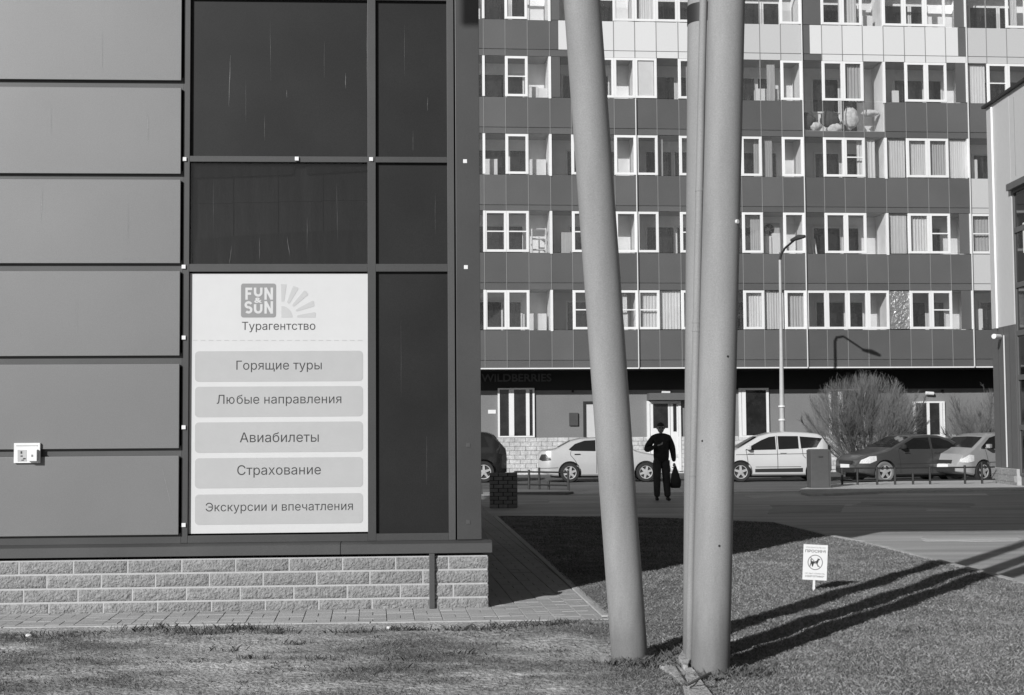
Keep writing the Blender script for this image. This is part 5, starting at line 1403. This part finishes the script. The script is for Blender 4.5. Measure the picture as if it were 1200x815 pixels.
# ============================================================ PERSON
def skin_body(name, joints, edges, mt, parent, sub=2, root=0):
    me = bpy.data.meshes.new(name); me.from_pydata([j[0] for j in joints], edges, []); o = link(bpy.data.objects.new(name, me))
    sk_ = o.modifiers.new('s', 'SKIN'); sk_.use_smooth_shade = True; ss = o.modifiers.new('u', 'SUBSURF'); ss.levels = sub; ss.render_levels = sub
    lay = me.skin_vertices[0] if me.skin_vertices else None
    if lay is None: 
        raise RuntimeError('skin layer')
    for i, j in enumerate(joints): lay.data[i].radius = (j[1], j[2] if len(j) > 2 else j[1])
    lay.data[root].use_root = True
    dg = bpy.context.evaluated_depsgraph_get(); dg.update()
    nm = bpy.data.meshes.new_from_object(o.evaluated_get(dg)); bpy.data.objects.remove(o); nm.materials.clear(); nm.materials.append(M[mt]); nm.name = name
    for p in nm.polygons: p.use_smooth = True
    return link(bpy.data.objects.new(name, nm), parent)
pf = G(775.5, 586.8, -.08); sc_ = 1.0
man = empty('person', (pf.x, pf.y, -.08), 0, 'man in black jacket, cap and glasses walking with a dark bag, hand at chest', 'person')
man.scale = (1.04, 1.04, 1.045)
# local: x right in picture, -y towards camera, z up
V = lambda *a: a
body_j = [((0, 0, .80), .185, .145), ((0, -.015, 1.02), .195, .155), ((0, -.01, 1.26), .195, .14), ((0, 0, 1.40), .145, .10), ((0, -.005, 1.50), .078, .075),
    ((-.165, 0, 1.375), .095, .09), ((-.28, -.01, 1.24), .086), ((-.345, -.06, 1.11), .076), ((-.22, -.22, 1.17), .052), ((-.12, -.29, 1.22), .040),
    ((.165, 0, 1.375), .095, .09), ((.238, .02, 1.22), .086), ((.262, .02, 1.10), .074), ((.275, -.03, .94), .060), ((.28, -.05, .85), .040)]
body_e = [(0,1),(1,2),(2,3),(3,4),(3,5),(5,6),(6,7),(7,8),(8,9),(3,10),(10,11),(11,12),(12,13),(13,14)]
jk = skin_body('jacket', body_j, body_e, 'cloth', man)
leg_j = [((0, 0, 1.02), .13, .10), ((-.095, 0, .84), .115, .115), ((-.105, -.04, .50), .092), ((-.10, .03, .14), .076), ((-.10, .03, .07), .064), ((.095, 0, .84), .115, .115), ((.11, .02, .50), .094), ((.125, -.04, .14), .080), ((.125, -.04, .07), .068)]
skin_body('trousers', leg_j, [(0,1),(1,2),(2,3),(3,4),(0,5),(5,6),(6,7),(7,8)], 'trouser', man)
for x, y in ((-.105, -.0), (.13, -.08)):
    skin_body('shoe', [((x, y+.07, .045), .045, .045), ((x, y, .048), .046, .045), ((x*1.1, y-.12, .035), .046, .033), ((x*1.12, y-.17, .03), .036, .025)], [(0,1),(1,2),(2,3)], 'plastic', man, root=1)
# head with face
def head():
    b = bmesh.new(); bmesh.ops.create_uvsphere(b, u_segments=32, v_segments=24, radius=1)
    for v in b.verts:
        x, y, z = v.co; zz = z
        wx = .078*(1 - .22*max(0, -zz)**1.5); wy = .095
        nx, ny, nz = x*wx, y*wy, z*.118
        if y < 0:
            if -.25 < z < .15 and abs(x) < .2: ny -= .020*(1-abs(x)/.2)*(1 - abs(z+.08)/.25)      # nose
            if .05 < z < .3 and .15 < abs(x) < .6: ny += .008                                   # eye sockets
            if -.55 < z < -.4 and abs(x) < .35: ny -= .004
            if z < -.6: ny -= .012*(-z-.6)/.4
        v.co = (nx, ny, nz)
    me = bpy.data.meshes.new('head'); b.to_mesh(me); b.free(); me.materials.append(M['skin'])
    for p in me.polygons: p.use_smooth = True
    h = link(bpy.data.objects.new('head', me), man); h.location = (-.005, -.03, 1.60); return h
hd_ = head()
for s in (-1, 1):
    MB().tube([(s*.030, -.088, .014), (s*.030, -.098, .014)], .007, 8).build('eye', M['plastic'], hd_)
    MB().tube([(s*.078, .0, -.02), (s*.086, .005, .0), (s*.082, .01, .022)], [.008, .013, .008], 6).build('ear', M['skin'], hd_)
    MB().tube([(s*.034, -.104, .014), (s*.034, -.108, .014)], .022, 12).build('glasses_lens', M['lamp_d'], hd_)
MB().tube([(-.02, -.094, -.055), (.02, -.094, -.055)], .005, 6).build('mouth', M['rust'], hd_)
MB().tube([(-.056, -.108, .03), (.056, -.108, .03)], .003, 6).build('glasses_bridge', M['whitebright'], hd_)
b = bmesh.new(); bmesh.ops.create_uvsphere(b, u_segments=28, v_segments=16, radius=1)
for v in list(b.verts):
    if v.co.z < -.02: v.co.z = -.02
    v.co = Vector((v.co.x*.083, v.co.y*.101, v.co.z*.085))
me = bpy.data.meshes.new('cap'); b.to_mesh(me); b.free(); me.materials.append(M['cloth'])
for p in me.polygons: p.use_smooth = True
cp = link(bpy.data.objects.new('cap', me), man); cp.location = (-.005, -.025, 1.648)
vv = []; n = 12
for k in range(n+1):
    a = math.pi + math.pi*k/n; vv += [(.070*math.cos(a), .085*math.sin(a)-.01, .005), (.045*math.cos(a), .085*math.sin(a) - .025*math.sin(math.pi*k/n) - .008, -.006)]
MB().add(vv, [(2*i, 2*i+1, 2*i+3, 2*i+2) for i in range(n)]).build('peak', M['cloth'], cp, fix=False)
def hand(root, d, up, palm, side, curl, name='hand', mt='skin'):
    """palm block grown with skin plus four bent fingers and a thumb, all rooted in the palm"""
    d = Vector(d).normalized(); side = Vector(side).normalized(); pn = Vector(palm).normalized(); r0 = Vector(root)
    j = [(tuple(r0), .026, .020), (tuple(r0 + d*.045), .034, .017), (tuple(r0 + d*.08), .038, .015)]; ed = [(0, 1), (1, 2)]
    for k, (off, ln) in enumerate(((-.032, .058), (-.011, .068), (.011, .064), (.031, .050))):
        b0 = r0 + d*.088 + side*off; b1 = b0 + (d*math.cos(curl*.5) + pn*math.sin(curl*.5))*ln*.5; b2 = b1 + (d*math.cos(curl*1.3) + pn*math.sin(curl*1.3))*ln*.5
        i = len(j); j += [(tuple(b0), .0095), (tuple(b1), .0088), (tuple(b2), .0075)]; ed += [(2, i), (i, i+1), (i+1, i+2)]
    i = len(j); t0 = r0 + d*.03 - side*.034; t1 = t0 + (d*.7 - side*.7 + pn*.4).normalized()*.032; t2 = t1 + (d*.9 + pn*.5).normalized()*.028
    j += [(tuple(t0), .013), (tuple(t1), .011), (tuple(t2), .009)]; ed += [(1, i), (i, i+1), (i+1, i+2)]
    return skin_body(name, j, ed, mt, man, sub=1)
hand((-.115, -.30, 1.225), (1, -.35, .25), None, (.2, -.3, 1), (0, .9, .3), 1.2)
hand((.281, -.055, .835), (0, -.1, -1), None, (-1, 0, 0), (0, 1, 0), 1.4)
ph = MB().box(-.035, .035, -.006, .006, -.075, .075).build('phone', M['plastic'], None, bevel=.004); ph.location = (pf.x - .02, pf.y - .33, 1.2); ph.rotation_euler = (R(-35), 0, R(10))
tag(ph, 'dark phone held at the chest of the walking man', 'phone')
# bag hanging in his left hand
bgm = empty('carrier_bag', (pf.x + .315, pf.y - .06, .17), R(0), 'black carrier bag hanging from the walking man\'s hand', 'bag')
vs = []; fs = []; n = 20; lv = [(.04, .10, .06), (.09, .125, .09), (.20, .12, .09), (.36, .085, .06), (.47, .05, .035), (.54, .03, .02)]
for z, wx, wy in lv:
    for k in range(n):
        a = 2*math.pi*k/n; q = 1 + .10*math.sin(3*a+z*9) + .05*math.sin(7*a-z*21); vs.append((wx*math.cos(a)*q, wy*math.sin(a)*q, z))
for i in range(len(lv)-1):
    for k in range(n): fs.append((i*n+k, i*n+(k+1) % n, (i+1)*n+(k+1) % n, (i+1)*n+k))
fs.append(tuple(reversed(range(n)))); fs.append(tuple((len(lv)-1)*n+k for k in range(n)))
MB().add(vs, fs).build('sack', M['bag'], bgm, smooth=True)
for s in (-1, 1): MB().tube([(s*.022, 0, .53), (s*.01, -.005, .58), (-s*.012, 0, .53)], .006, 6).build('strap', M['bag'], bgm)
